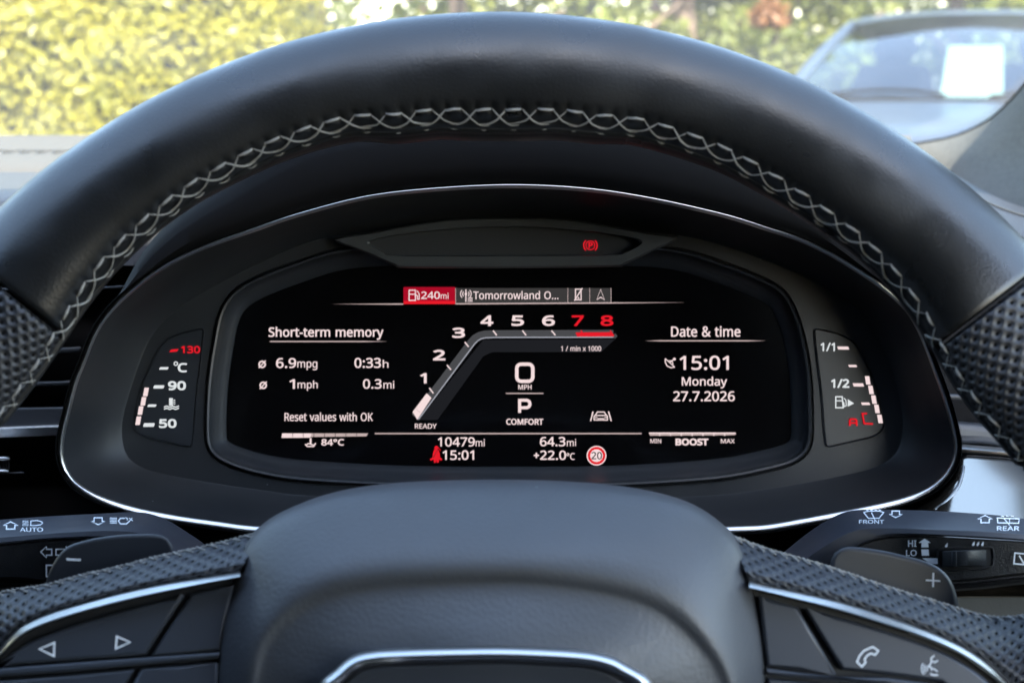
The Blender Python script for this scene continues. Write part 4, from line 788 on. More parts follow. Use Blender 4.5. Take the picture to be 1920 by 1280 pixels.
def stalk(T, Rr, Pn, B, par):
    n = 90; t, r, p, b = (cr(q, n) for q in (T, Rr, Pn, B)); mb = MB()
    mb.loft([[P(x, y, .452) for x, y in t], [P(x, y, .432) for x, y in t], [P(x * .96 + q[0] * .04, y * .96 + q[1] * .04, .4275) for (x, y), q in zip(t, r)],
             [P(x * .12 + q[0] * .88, y * .12 + q[1] * .88, .4030) for (x, y), q in zip(t, r)], [P(x, y, .4010) for x, y in r],
             [P(x * .3 + q[0] * .7, y * .3 + q[1] * .7, .4002) for (x, y), q in zip(r, p)], [P(x, y - 1, .4006) for x, y in p], [P(x, y, .4025) for x, y in p]], False, 0)
    o = sub('stalk_body', par, mb, M['stalk'], angle=35)
    mb = MB(); mb.loft([[P(x, y + .5, .4040) for x, y in p], [P(x, y + 1.5, .4016) for x, y in p], [P(x, y + 4, .4012) for x, y in p], [P(x, y - 5, .4022) for x, y in b], [P(x, y - 2, .4035) for x, y in b], [P(x, y, .4075) for x, y in b],
              [P(x, y + 3, .4075) for x, y in b], [P(x, y + 6, .4050) for x, y in b], [P(x, y + 13, .4060) for x, y in b], [P(x, y + 17, .412) for x, y in b], [P(x, y + 10, .45) for x, y in b]], False, 0)
    sub('stalk_face', par, mb, M['stalkface'], angle=35)
    return o
sb = stalk(TL, RL, PLN, BL, st)
def topd(t, T, Rr):
    return .4275 + (.4030 - .4275) * t
mk = MB(); PRN = [M['print']]
d1, d2 = .4130, .4050
# on the slanting top face: depth follows the slope
def slope(mb, b0, T=TL, Rr=RL):
    """push marks added since vertex b0 onto the slanting top face"""
    t, r = cr(T, 200), cr(Rr, 200)
    for i in range(b0, len(mb.v)):
        q = Vector(mb.v[i]) - CAM; dd = q.dot(FW); x = 960 + q.dot(RT) / dd * F; y = 640 - q.dot(UP) / dd * F
        ty = min(t, key=lambda p: abs(p[0] - x))[1]; ry = min(r, key=lambda p: abs(p[0] - x))[1]
        s_ = (y - ty) / max(ry - ty, 1); s_ = min(max((s_ - .04) / .84, 0), 1)
        mb.v[i] = tuple(P(x, y, .4275 + (.4030 - .4275) * s_ - .0010))
mk.stroke(arrow_h(20, 984.5, 13.5), 2.2, .41, 0, True)
mk.stroke([(57.5,984.5),(58,976),(70,975.2),(78,977.5),(80,980),(76,983.2),(66,984.5)], 1.5, .41, 0, True)
for y in (975.6, 978.4, 981.2, 984): mk.rect(42, y, 53.5, y + 1.0, .41)
mk.text('AUTO', 37.5, 988.3, 80.5, 996, .41, 0, .012)
mk.stroke(arrow_h(184, 976.5, 13, False), 2.0, .41, 0, True)
for y in (970, 973, 976, 979): mk.rect(206, y, 219, y + 1.5, .41)
mk.stroke([(234,971),(226,971),(222,976),(226,981.5),(237,981.5),(243,976)], 2.0, .41); mk.stroke([(235,969.5),(239,971.5),(238,975)], 1.5, .41); mk.stroke([(242,970.5),(249,976)], 1.4, .41); mk.stroke([(248,970.5),(242.5,976)], 1.4, .41)
slope(mk, 0)
sub('top_marks', st, mk, PRN, smooth=False)
mk = MB(); dfc = .4010
mk.stroke([(76.5,1034),(87,1024),(87,1029),(97,1029),(97,1040),(87,1040),(87,1045)], 2.2, dfc, 0, True)
mk.stroke([(134,1034),(124,1024),(124,1029),(105,1029),(105,1040),(124,1040),(124,1045)], 2.2, dfc, 0, True)
mk.stroke([(120,1059),(87,1059),(87,1080),(120,1080)], 2.4, dfc, 0, True)
sub('face_marks', st, mk, PRN, smooth=False)

wst = thing('wiper_stalk', P(1750, 1090, .42), 'black stalk with wiper symbols and a ribbed thumbwheel, marked FRONT and REAR', 'control stalk', 'stalks behind the steering wheel')
TR = [(1440,1060),(1467,1037),(1527,990),(1577,962),(1615,955),(1665,955),(1765,958),(1865,965),(1912,971),(2000,985),(2250,1025)]
RR = [(1480,1075),(1512,1047),(1565,1012),(1602,995),(1640,990),(1690,990),(1740,992),(1840,996),(1920,1002),(2010,1012),(2250,1055)]
PR = [(1520,1090),(1560,1055),(1600,1026),(1652,1008),(1690,1004),(1720,1003.5),(1765,1005),(1840,1009),(1920,1014),(2010,1024),(2250,1068)]
BR = [(1560,1115),(1600,1112),(1650,1108),(1690,1104),(1720,1100),(1760,1095),(1790,1091),(1840,1087),(1920,1078),(2010,1075),(2250,1110)]
stalk(TR, RR, PR, BR, wst)
mk = MB()
mk.stroke([(1619.5,960),(1628,971),(1648,971),(1657,960),(1648,957.5),(1628,957.5)], 1.8, .41, 0, True); mk.stroke([(1634,960),(1640,973)], 1.8, .41)
for x in (1626, 1634, 1642, 1650): mk.rect(x - 2, 955, x + 2, 956.6, .41)
mk.text('FRONT', 1611, 974, 1657.5, 981, .41, 0, .01)
mk.stroke(arrow_h(1679.5, 963.5, 12, False), 2, .41, 0, True)
slope(mk, 0, TR, RR); sub('front_wiper_mark', wst, mk, PRN, smooth=False)
mk = MB(); mk.stroke(arrow_h(1847, 972.5, 13.5), 2, .41, 0, True)
mk.stroke([(1870,970.5),(1911,972),(1910,980.5),(1871,979.5)], 1.8, .41, 0, True); mk.stroke([(1881,970),(1893,984)], 1.8, .41); mk.stroke([(1893,972),(1893,980)], 1.4, .41)
for x in (1880, 1889, 1898): mk.rect(x - 2.5, 966.5, x + 2.5, 968.2, .41)
mk.text('REAR', 1869.5, 986, 1911, 994, .41, 0, .012)
slope(mk, 0, TR, RR); sub('rear_wiper_mark', wst, mk, PRN, smooth=False)
mk = MB(); dfc = .4006
mk.text('HI', 1703, 1012.5, 1718, 1024, dfc, 0, .02); mk.text('LO', 1699, 1030.5, 1718.5, 1041.5, dfc, 0, .015)
mk.poly([(1733.5,1009),(1745.5,1017),(1740,1017),(1741,1025.5),(1727.5,1025.5),(1728,1017),(1722,1017)], dfc); mk.poly([(1727.5,1029.5),(1741,1029.5),(1742,1041),(1728.5,1041)], dfc); mk.poly([(1729,1045.5),(1758,1046),(1758.5,1056.5),(1745,1056.5)], dfc)
def drop(x, y, s): return [(x + s * .45, y - s), (x + s * .5, y + s * .3), (x + s * .1, y + s * .8), (x - s * .35, y + s * .75), (x - s * .55, y + s * .3), (x - s * .2, y - s * .2)]
for x, y in ((1774.5,1021.5),(1825,1019),(1833.5,1019),(1842,1019)): mk.poly(drop(x, y, 5), dfc)
mk.stroke([(1903,1036),(1945,1040),(1943,1060),(1901,1056)], 2.6, dfc, 0, True); mk.stroke([(1911,1041),(1925,1064)], 2.6, dfc)
sub('face_marks', wst, mk, PRN, smooth=False)
mb = MB(); rcs = cr([(1762,1030),(1800,1027),(1850,1026),(1861,1030),(1862,1050),(1856,1062),(1820,1066),(1775,1068),(1762,1062),(1759,1045)], 60, True)
mb.loft([[P(x, y, d) for x, y in offset2(rcs, o)] for o, d in ((-3, .4025), (-1.5, .4005), (0, .4005), (2, .4012))], True, 1)
mb.poly(offset2(rcs, 1), .4010, 0)
tw = sub('thumbwheel_recess', wst, mb, [M['gapblack'], M['stalkface']])
mb = MB(); lps = []
for k in range(40):
    x = 1767 + 82 * k / 39; u = (k / 39 - .5) * 2
    dd = .3968 + .004 * u * u
    if 1784 < x < 1794: dd -= .0011
    lps.append([P(x, y + (-1.5 * u), dd + e) for y, e in ((1031, .008), (1031, .001), (1032.5, 0), (1046, -.0004), (1060, 0), (1062, .001), (1062, .008))])
mb.loft(lps, False, 0)
sub('thumbwheel', tw, mb, mat('worn_thumbwheel', (.03, .032, .034), .36, grain=('noise', 1500, .3, .0003)), angle=50)

# ------------------------------------------------------------------ dashboard
da = thing('dashboard', P(960, 1400, .62), 'black dashboard with air vents, chrome strips and a stitched top pad, around the instrument cluster', 'dashboard')
mb = MB(); mb.plate([(-900,520),(160,520),(260,480),(1660,480),(1700,560),(2900,560),(2900,2300),(-900,2300)], .580, .02); sub('fascia', da, mb, M['dark'], smooth=False)
# top pad: almost level, running forward to the foot of the windscreen
ZT = CZ - .066
def TP(x, y): r_ = ray(x, y); t = (ZT - CZ) / r_.z; return CAM + r_ * t
def padrow(y, dz=0.):
    t = (640 - y) ; p0 = TP(960, y); return [Vector((x, p0.y + (.012 * (x * 1.2) ** 2 if y < 300 else 0), ZT + dz)) for x in [-1.15 + (1.15 + .352 * p0.y) * k / 30 for k in range(31)]]
mb = MB(); rows = [padrow(y, dz) for y, dz in ((248, -.012), (251.5, -.002), (254, .0), (262, .002), (283, .001), (286, -.0014), (288, -.0014), (291, .0005), (302, .001), (312, -.0008), (314, -.003))]
mb.loft(rows, False); sub('top_pad', da, mb, M['dash'])
mb = MB(); mb.loft([padrow(y, dz) for y, dz in ((314, -.003), (330, -.003), (351, -.003))], False)
gm = N('speaker_mesh'); gm.b.inputs['Roughness'].default_value = .55
tc = gm.n('ShaderNodeTexCoord').outputs['Object']; q = gm.vmath('MULTIPLY', tc, (420, 300, 0)); q = gm.vmath('SUBTRACT', gm.vmath('FRACTION', q), (.5, .5, 0)); q = gm.vmath('LENGTH', q)
h = gm.ramp(q, .22, .36); mx = gm.n('ShaderNodeMix', data_type='RGBA'); gm.l(h, mx.inputs[0]); mx.inputs[6].default_value = (.012, .012, .012, 1); mx.inputs[7].default_value = (.075, .07, .06, 1); gm.l(mx.outputs[2], gm.b.inputs['Base Color'])
sub('speaker_grille', da, mb, gm.mat)
mb = MB(); mb.loft([padrow(y, dz) for y, dz in ((351, -.003), (354, .0), (362, .001), (374, -.001), (378, -.006), (382, -.03))], False); sub('front_roll', da, mb, M['dash2'])
mb = MB()
for k in range(94):
    x = -.9 + k * .0125; y = TP(960, 287).y
    for sx in (1, -1): mb.tube([Vector((x, y - .010, ZT + .001)), Vector((x + .005 * sx, y, ZT + .0018)), Vector((x + .010 * sx, y + .010, ZT + .001))], .0007, 5)
sub('pad_stitching', da, mb, mat('dash_thread', (.07, .068, .062), .7))
# left vent
mb = MB()
for y0, y1, x1, d in ((536,541,235,.53), (650,661,153,.545), (713,722,142,.55)):
    mb.plate([(-420, y0 + 10), (x1 - 30, y0 + 1), (x1 - 4, y0 - 1), (x1, y0 + 2), (x1 - 4, y1 - 2), (x1 - 30, y1), (-420, y1 + 12)], d, .02, .0008)
lv = sub('air_vent', da, mb, M['plastic2'], angle=50)
mb = MB(); mb.plate([(-420,772),(130,762),(128,797),(-420,812)], .548, .02, .001); sub('vent_sill', da, mb, M['plastic2'], angle=50)
mb = MB(); n = 40; A = [(-420 + 540 * k / 39, 817 - 19.5 * k / 39) for k in range(n)]
mb.loft([[P(x, y + dy, d) for x, y in A] for dy, d in ((-2, .556), (-1, .546), (2, .5435), (4, .544), (6, .5465), (13, .5475), (17, .551), (18, .556))], False); sub('trim_strip', da, mb, mat('window_lit_strip', (.72, .74, .76), .42, metal=.35), angle=60)  # paler than the chrome: passenger window light is put into the colour
mb = MB()
mb.plate([(-120,855),(8,856),(18,858),(19,861),(8,863),(-120,862)], .535, .02, .0008); mb.plate([(-120,879),(8,880),(16,881.5),(16,884),(8,885),(-120,885)], .535, .02, .0008)
sl_ = sub('vent_slider', da, mb, bpy.data.materials['window_lit_strip'], angle=50)
mb = MB()
for k in range(20): mb.plate([(17 - k * 5, 863.5), (15 - k * 5, 863.5), (14.5 - k * 5, 878), (16.5 - k * 5, 878)], .5375, .01)
mb.plate([(-120,862),(19,862),(18,880),(-120,880)], .5395, .01, m=1)
sub('slider_ribs', sl_, mb, [M['darkchrome'], M['gapblack']])
mb = MB(); mb.plate([(-120,888.5),(40,884),(46,885.5),(44,887.5),(-120,893)], .540, .01, .0005); sub('slider_slot', da, mb, M['plastic2'])
# right: vents, chrome strip, gloss panel with a marked gap
mb = MB(); mb.plate([(1740,736),(1800,739),(1900,752),(2300,800),(2300,812),(1900,763),(1800,750),(1740,746)], .545, .02, .0015)
sub('air_vent', da, mb, M['plastic2'])
mb = MB(); mb.plate([(1740,786),(1800,789),(1840,793),(2300,850),(2300,900),(1840,832),(1740,829)], .548, .02, .004); sub('vent_sill', da, mb, M['button'], angle=50)
mb = MB(); n = 40; A = [(1760 + 640 * k / 39, 828.5 + 56 * (k / 39) ** 1.05) for k in range(n)]
mb.loft([[P(x, y + dy, d) for x, y in A] for dy, d in ((0, .556), (1, .545), (4, .5400), (9, .5385), (13, .540), (15, .5425), (16, .556))], False); sub('trim_strip', da, mb, M['chrome'], angle=60)
mb = MB(); gp = [(1640,1010),(1700,965),(1760,930),(1790,895),(1800,868),(1803,858),(1815,853),(1880,857),(2300,905),(2400,1120),(1640,1120)]
mb.plate(gp, lambda x, y: .528 - (y - 850) * 3.4e-4, .03, .002)
gpo = sub('gloss_panel', da, mb, M['gloss'], angle=50)
mb = MB(); mb.tube([P(x, y, .5272 - (y - 850) * 3.4e-4) for x, y in cr([(1752,956),(1778,936),(1796,912),(1804,888),(1806,874)], 20)], .0008, 8); sub('panel_seam', gpo, mb, M['chrome'])
mb = MB(); mb.plate([(1700,1095),(1795,1103),(1920,1092),(2100,1075),(2400,1060),(2400,1500),(1700,1500)], .470, .03, .0012); sub('knee_panel', da, mb, mat('knee_panel_vinyl', (.06, .065, .06), .6, grain=('noise', 500, .3, .0006)), angle=50)
mb = MB(); mb.tube([P(x, y, .4695) for x, y in ((1780,1105.5),(1850,1099),(1920,1092.5),(2100,1075))], .0006, 6); sub('knee_panel_glint', da, mb, mat('orange_glint', (.75, .45, .25), .35, metal=1.0))  # orange glint along the panel lip, built as a coloured metal tube
# right corner of the top pad with its stitch line
mb = MB(); TA = cr([(1740,300,.80),(1800,333,.74),(1850,360,.70),(1920,388,.66),(2050,425,.62),(2400,520,.56)], 40); n = 40
mb.loft([[P(x, y, d + .03) for x, y, d in TA], [P(x, y + 1, d) for x, y, d in TA], [P(x - 20, y + 14, d - .02) for x, y, d in TA], [P(x - 30, y + 26, d - .035) for x, y, d in TA], [P(x - 40, y + 45, d - .05) for x, y, d in TA], [P(x - 40, y + 150, d - .06) for x, y, d in TA], [P(x - 40, y + 420, d - .07) for x, y, d in TA]], False)
cp_ = sub('corner_pad', da, mb, M['dash2'], angle=60)
mb = MB()
TB = cr(TA, 260)
for k in range(20, 240, 2):
    (x, y, d), (x2, y2, d2) = TB[k], TB[k + 2]; mb.tube([P(x - 16, y + 11, d - .0192), P((x + x2) / 2 - 16, (y + y2) / 2 + 11.5, d - .0203), P(x2 - 17, y2 + 12, d2 - .0192)], .0005, 5)
sub('corner_stitching', cp_, mb, bpy.data.materials['dash_thread'])

# ------------------------------------------------------------------ cabin round the driver: windscreen, pillar, roof
cb = thing('car_cabin', Vector((0, 0, .5)), 'grey fabric pillar trim and dusty windscreen of the car around the steering wheel', 'car cabin')
g = N('dusty_windscreen'); g.t.nodes.remove(g.b)
tr = g.n('ShaderNodeBsdfTransparent'); tr.inputs[0].default_value = (.90, .93, .92, 1)
tl = g.n('ShaderNodeBsdfTranslucent'); tl.inputs[0].default_value = (.85, .86, .84, 1)
gls = g.n('ShaderNodeBsdfGlossy'); gls.inputs[0].default_value = (1, 1, 1, 1); gls.inputs[1].default_value = .02
fr = g.n('ShaderNodeFresnel'); fr.inputs[0].default_value = 1.45
dn = g.n('ShaderNodeTexNoise'); dn.inputs['Scale'].default_value = 9; dn.inputs['Detail'].default_value = 6; g.l(g.n('ShaderNodeTexCoord').outputs['Object'], dn.inputs['Vector'])
dust = g.ramp(dn.outputs[0], .3, .75, .028, .062)
m1 = g.n('ShaderNodeMixShader'); g.l(dust, m1.inputs[0]); g.l(tr.outputs[0], m1.inputs[1]); g.l(tl.outputs[0], m1.inputs[2])
m2 = g.n('ShaderNodeMixShader'); g.l(g.math('MULTIPLY', fr.outputs[0], .35), m2.inputs[0]); g.l(m1.outputs[0], m2.inputs[1]); g.l(gls.outputs[0], m2.inputs[2])
g.l(m2.outputs[0], g.out.inputs[0])
def WSP(x, v):
    """windscreen surface: v 0 foot .. 1 roof edge"""
    y = 1.14 - 1.04 * v - .07 * (x + .3) ** 2 * (1 - .4 * v); z = CZ - .10 + .43 * v + .02 * math.sin(math.pi * v); return Vector((x, y, z))
mb = MB(); mb.loft([[WSP(-1.15 + 1.75 * k / 24, v / 12) for k in range(25)] for v in range(13)], False); sub('windscreen', cb, mb, g.mat)
E = [(1500,330,1.06),(1640,290,1.02),(1715,271.5,1.00),(1790,256,.97),(1850,228,.94),(1890,194,.91),(1920,160,.88),(1990,70,.80),(2150,-120,.68),(2500,-560,.50)]
I1 = [(1500,360,1.04),(1640,330,.99),(1730,318,.96),(1810,306,.92),(1880,270,.88),(1930,225,.85),(1975,180,.82),(2060,70,.74),(2230,-100,.63),(2600,-540,.47)]
I2 = [(1500,420,1.0),(1640,390,.94),(1760,385,.88),(1860,390,.80),(1980,400,.74),(2100,380,.70),(2200,320,.66),(2350,200,.60),(2500,20,.54),(2800,-440,.42)]
e_, a_, b_ = cr(E, 60), cr(I1, 60), cr(I2, 60)
mb = MB(); lp_ = lambda A, B, t, dd=0: [P(p[0] + (q[0] - p[0]) * t, p[1] + (q[1] - p[1]) * t, p[2] + (q[2] - p[2]) * t + dd) for p, q in zip(A, B)]
mb.loft([lp_(e_, a_, 0, .02), lp_(e_, a_, .0), lp_(e_, a_, .06, -.006), lp_(e_, a_, .5, -.012), lp_(e_, a_, .9, -.010), lp_(a_, b_, .1, -.004), lp_(a_, b_, .4, .004), lp_(a_, b_, .75, .002), lp_(a_, b_, 1.0, .01)], False)
sub('pillar_trim', cb, mb, M['fabric'], angle=70)
mb = MB(); mb.tube([P(x, y - .5, d - .002) for x, y, d in e_], .0012, 6); sub('pillar_seal', cb, mb, M['gapblack'])
mb = MB()   # dotted black print along the glass edge
ee = cr(E[1:8], 150)
for row in range(5):
    for i, (x, y, d) in enumerate(ee[:-1]):
        x2, y2, _ = ee[i + 1]; L = math.dist((x, y), (x2, y2)); nx, ny = (y2 - y) / L, -(x2 - x) / L
        o = 3 + row * 3.6; s_ = 1.25 * (1 - row * .17); px, py = x + nx * o + (row % 2) * (x2 - x) / 2, y + ny * o + (row % 2) * (y2 - y) / 2
        mb.add([P(px + s_ * math.cos(R(a)), py + s_ * math.sin(R(a)), d + .012) for a in range(0, 360, 60)], [(0, 1, 2, 3, 4, 5)])
sub('dotted_edge', cb, mb, M['gapblack'], smooth=False)
def box(mb, x0, x1, y0, y1, z0, z1, m=0):
    v = [(x, y, z) for x in (x0, x1) for y in (y0, y1) for z in (z0, z1)]
    mb.add(v, [(0, 1, 3, 2), (4, 6, 7, 5), (0, 4, 5, 1), (2, 3, 7, 6), (0, 2, 6, 4), (1, 5, 7, 3)], m)
mb = MB(); box(mb, -1.16, .62, -2.2, .135, CZ + .335, CZ + .37); sub('roof_lining', cb, mb, M['lining'], smooth=False)
mb = MB(); box(mb, .58, .64, -2.2, 1.0, .4, CZ - .14); sub('door_panel', cb, mb, M['dark'], smooth=False)
mb = MB(); box(mb, -1.2, -1.14, -2.2, 1.0, .4, CZ - .14); sub('door_panel', cb, mb, M['dark'], smooth=False)
mb = MB(); box(mb, -1.14, .58, -1.3, -1.2, .4, CZ + .335); sub('rear_light_block', cb, mb, M['dark'], smooth=False)  # unseen block added behind the eye to keep rear light off the wheel
mb = MB(); box(mb, -1.14, .58, -1.2, 1.05, .36, .42); sub('floor_mat', cb, mb, M['dark'], smooth=False)
mb = MB(); box(mb, .60, .66, -1.3, -.80, CZ - .14, CZ + .335); sub('pillar_light_block', cb, mb, M['lining'], smooth=False); mb = MB(); box(mb, -1.2, -1.15, -1.3, .65, CZ - .14, CZ + .335); sub('pillar_light_block', cb, mb, M['lining'], smooth=False)  # left one, unseen, is stretched across the window to cut its light

# ------------------------------------------------------------------ outside: ground, hedge, trees, parked car
mb = MB(); mb.add([(-60, -60, 0), (60, -60, 0), (60, 120, 0), (-60, 120, 0)], [(0, 1, 2, 3)])
tag(mb.build('ground', mat('gravel_ground', (.22, .20, .17), .9, grain=('noise', 60, .6, .01), var=(8, .25)), smooth=False), kind='structure')
def leafmat(name, c1, c2, rough=.45):
    m = N(name); b = m.b
    oi = m.n('ShaderNodeTexNoise'); oi.inputs['Scale'].default_value = 9.0; oi.inputs['Detail'].default_value = 3; m.l(m.n('ShaderNodeTexCoord').outputs['Object'], oi.inputs['Vector'])
    gm_ = m.n('ShaderNodeNewGeometry'); f = m.math('ADD', m.math('MULTIPLY', m.ramp(oi.outputs[0], .3, .7), .5), m.math('MULTIPLY', gm_.outputs['Random Per Island'], .5))
    mx = m.n('ShaderNodeMix', data_type='RGBA'); m.l(f, mx.inputs[0]); mx.inputs[6].default_value = (*c1, 1); mx.inputs[7].default_value = (*c2, 1)
    m.l(mx.outputs[2], b.inputs['Base Color']); b.inputs['Roughness'].default_value = rough
    tl = m.n('ShaderNodeBsdfTranslucent'); m.l(mx.outputs[2], tl.inputs[0]); ms = m.n('ShaderNodeMixShader'); ms.inputs[0].default_value = .35
    m.l(b.outputs[0], ms.inputs[1]); m.l(tl.outputs[0], ms.inputs[2]); m.l(ms.outputs[0], m.out.inputs[0]); return m.mat
def leaf(mb, c, nrm, s, m=0):
    n = Vector(nrm).normalized(); t = n.orthogonal().normalized(); t.rotate(Matrix.Rotation(random.uniform(0, 6.28), 3, n)); b = n.cross(t)
    f = s * random.uniform(.45, .65)
    mb.add([c - t * s, c - t * s * .2 + b * f + n * s * .18, c + t * s, c - t * s * .2 - b * f + n * s * .18], [(0, 1, 2), (0, 2, 3)], m)
rnd = lambda s=1: Vector((random.gauss(0, s), random.gauss(0, s), random.gauss(0, s)))
L_hedge = leafmat('golden_hedge_leaf', (.16, .16, .015), (.36, .315, .03), .38)
hd = thing('hedge', Vector((-2.4, 4.0, 0)), 'tall clipped golden green hedge seen through the windscreen on the left', 'hedge')
mb = MB(); HX0, HX1, HY, HZ = -4.6, -.74, 3.7, 2.1
for i in range(72000):
    if random.random() < .86:
        x, z = random.uniform(HX0, HX1), (random.uniform(.75, HZ) if random.random() < .9 else random.uniform(.05, .75)); y = HY; n = Vector((0, -1, .35))
    elif random.random() < .5: x, y, z = random.uniform(HX0, HX1), random.uniform(HY, HY + .9), HZ; n = Vector((0, -.2, 1))
    else: x, y, z = HX1, random.uniform(HY, HY + .9), random.uniform(.3, HZ); n = Vector((1, 0, .3))
    bump_ = .13 * noise.noise(Vector((x * 2.2, y * 2, z * 2.6))) + .05 * noise.noise(Vector((x * 7, y * 7, z * 7)))
    c = Vector((x, y, z)) + n.normalized() * (bump_ + random.uniform(-.07, .02)); leaf(mb, c, n.normalized() + rnd(.6), random.uniform(.011, .024))
sub('foliage', hd, mb, L_hedge, smooth=False)
mb = MB(); box(mb, HX0, HX1 - .1, HY + .14, HY + .8, .0, HZ - .14); sub('dark_core', hd, mb, mat('hedge_inside', (.03, .032, .012), .9), smooth=False)  # plain dark core box, added behind the leaves to close the hedge
bark = mat('bark', (.16, .11, .08), .85, grain=('noise', 30, .8, .02))
def tree(x, y, h, cw, lm, label, nl, ls, z0=.8, tr_=.09, group='trees beyond the parked car'):
    t = thing('tree', Vector((x, y, 0)), label, 'tree', group)
    mb = MB(); mb.tube([Vector((x + .05 * math.sin(k), y, h * .75 * k / 6)) for k in range(7)], [tr_ * (1 - .1 * k) for k in range(7)], 9, up=Vector((0, 1, 0.01)))
    for k in range(7):
        a = k * 2.4; b0 = Vector((x, y, h * (.25 + .07 * k))); e0 = b0 + Vector((math.cos(a) * cw * .7, math.sin(a) * cw * .7, h * .18)); mb.tube([b0, (b0 + e0) / 2 + Vector((0, 0, .08)), e0], [tr_ * .45, tr_ * .3, tr_ * .1], 6, up=Vector((0.1, .1, 1)))
    sub('trunk', t, mb, bark)
    cl = []
    for k in range(26):
        zz = random.uniform(z0, h); wdt = cw * (1 - .55 * abs((zz - z0) / (h - z0) - .4))
        a = random.uniform(0, 6.28); r_ = wdt * math.sqrt(random.random()); cl.append((Vector((x + r_ * math.cos(a), y + r_ * math.sin(a) * .8, zz)), random.uniform(.22, .42) * cw))
    mb = MB()
    for i in range(nl):
        c, r_ = random.choice(cl); q = rnd(1); q.normalize(); q *= r_ * random.random() ** .4
        leaf(mb, c + q, q.normalized() * .5 + rnd(.7) + Vector((0, -.2, .4)), ls * random.uniform(.6, 1.2))
    sub('crown', t, mb, lm, smooth=False); return t
L_y = leafmat('yellow_green_leaf', (.11, .15, .02), (.26, .26, .045)); L_g = leafmat('mid_green_leaf', (.065, .085, .018), (.18, .185, .035)); L_d = leafmat('grey_green_leaf', (.05, .075, .04), (.10, .13, .06)); L_r = leafmat('copper_leaf', (.20, .085, .03), (.28, .13, .045))
tree(-1.15, 7.0, 3.6, .75, L_d, 'dull grey green tree just right of the clipped hedge', 5000, .06)
tree(-.35, 7.8, 3.8, 1.0, L_y, 'pale yellow green tree above the left half of the wheel rim', 6500, .065)
tree(.55, 8.4, 4.0, .95, L_y, 'yellow green tree straight above the middle of the wheel rim', 6500, .07)
tree(1.35, 9.2, 4.2, .95, L_g, 'mid green tree with bare trunk above the right of the wheel rim', 5500, .065, 1.2, .14)
tree(2.35, 10.0, 4.0, 1.2, L_g, 'dark green tree behind the left end of the parked car roof', 7000, .07)
tree(4.0, 10.5, 4.2, 1.5, L_y, 'broad yellow green tree behind the parked car roof', 7000, .08)
sh = thing('shrub', Vector((1.72, 7.8, 0)), 'copper red shrub beyond the wheel rim, left of the parked car', 'shrub')
mb = MB()
for i in range(260):
    q = rnd(1); q.normalize(); q *= .12 * random.random() ** .5; leaf(mb, Vector((1.72, 7.8, 1.60)) + Vector((q.x * 1.1, q.y, q.z * .9)), rnd(1) + Vector((0, -.6, .4)), .045)
sub('flower_head', sh, mb, L_r, smooth=False)
mb = MB()
for i in range(2600):
    q = rnd(1); q.normalize(); q *= .62 * random.random() ** .5; leaf(mb, Vector((1.72, 7.9, 1.0)) + Vector((q.x, q.y * .8, q.z * .9)), rnd(1) + Vector((0, -.6, .4)), .05)
sub('foliage', sh, mb, L_g, smooth=False)
mb = MB(); mb.tube([(1.72, 7.9, 0), (1.74, 7.88, .6), (1.78, 7.82, 1.5)], [.03, .025, .012], 6); sub('stem', sh, mb, bark)
mb = MB()
for i in range(10500):
    x = random.uniform(-7, 10); z = random.uniform(.1, 4.4 + 1.0 * noise.noise(Vector((x * .5, 3, 1)))); y = 13.5 + random.uniform(-.4, .8) + noise.noise(Vector((x, z, 2)))
    leaf(mb, Vector((x, y, z)), rnd(.8) + Vector((0, -1, .3)), random.uniform(.07, .14))
tag(mb.build('woodland', L_g, smooth=False), 'far green wood closing the view behind the trees', 'wood', kind='stuff')

# parked car facing us
pc = thing('parked_car', Vector((2.35, 6.0, 0)), 'pale silver blue car parked facing the windscreen on the right', 'car')
paint = mat('silver_blue_paint', (.050, .070, .100), .36, metal=.3, coat=.25, coat_rough=.2)
PCX, Y0 = 2.36, 4.15
# stations along the car: (y, half width at sill, half width at shoulder, shoulder height, half width at top, top height)
def sect(y, ws, wsh, zs, wt, zt):
    h = [(ws * .96, .28), (ws, .45), (wsh, zs * .8), (wsh * .985, zs), (wsh * .93, zs + (zt - zs) * .25), (wt + (wsh - wt) * .25, zs + (zt - zs) * .75), (wt * .85, zt - .01), (wt * .45, zt), (0, zt + .005)]
    pts = [(PCX - x, y, z) for x, z in h] + [(PCX + x, y, z) for x, z in reversed(h[:-1])]; return pts
def car_loft(secs, n=7):
    rows = []
    for k in range(len(secs[0])):
        rows.append(cr([tuple(s_[k]) for s_ in secs], len(secs) * n))
    return [[rows[k][i] for k in range(len(rows))] for i in range(len(rows[0]))]
secs = [sect(Y0, .70, .72, .62, .5, .70), sect(Y0 + .08, .80, .82, .78, .60, .86), sect(Y0 + .35, .86, .90, .88, .72, .985), sect(Y0 + .8, .88, .93, .94, .76, 1.035), sect(Y0 + 1.15, .88, .94, .97, .80, 1.07), sect(Y0 + 1.8, .88, .94, .98, .80, 1.04), sect(Y0 + 3.4, .88, .93, .98, .80, 1.03), sect(Y0 + 4.2, .84, .88, .92, .70, .98), sect(Y0 + 4.35, .78, .80, .80, .6, .86)]
mb = MB(); mb.loft(car_loft(secs), False, 0, False, False); sub('body', pc, mb, paint, angle=50)
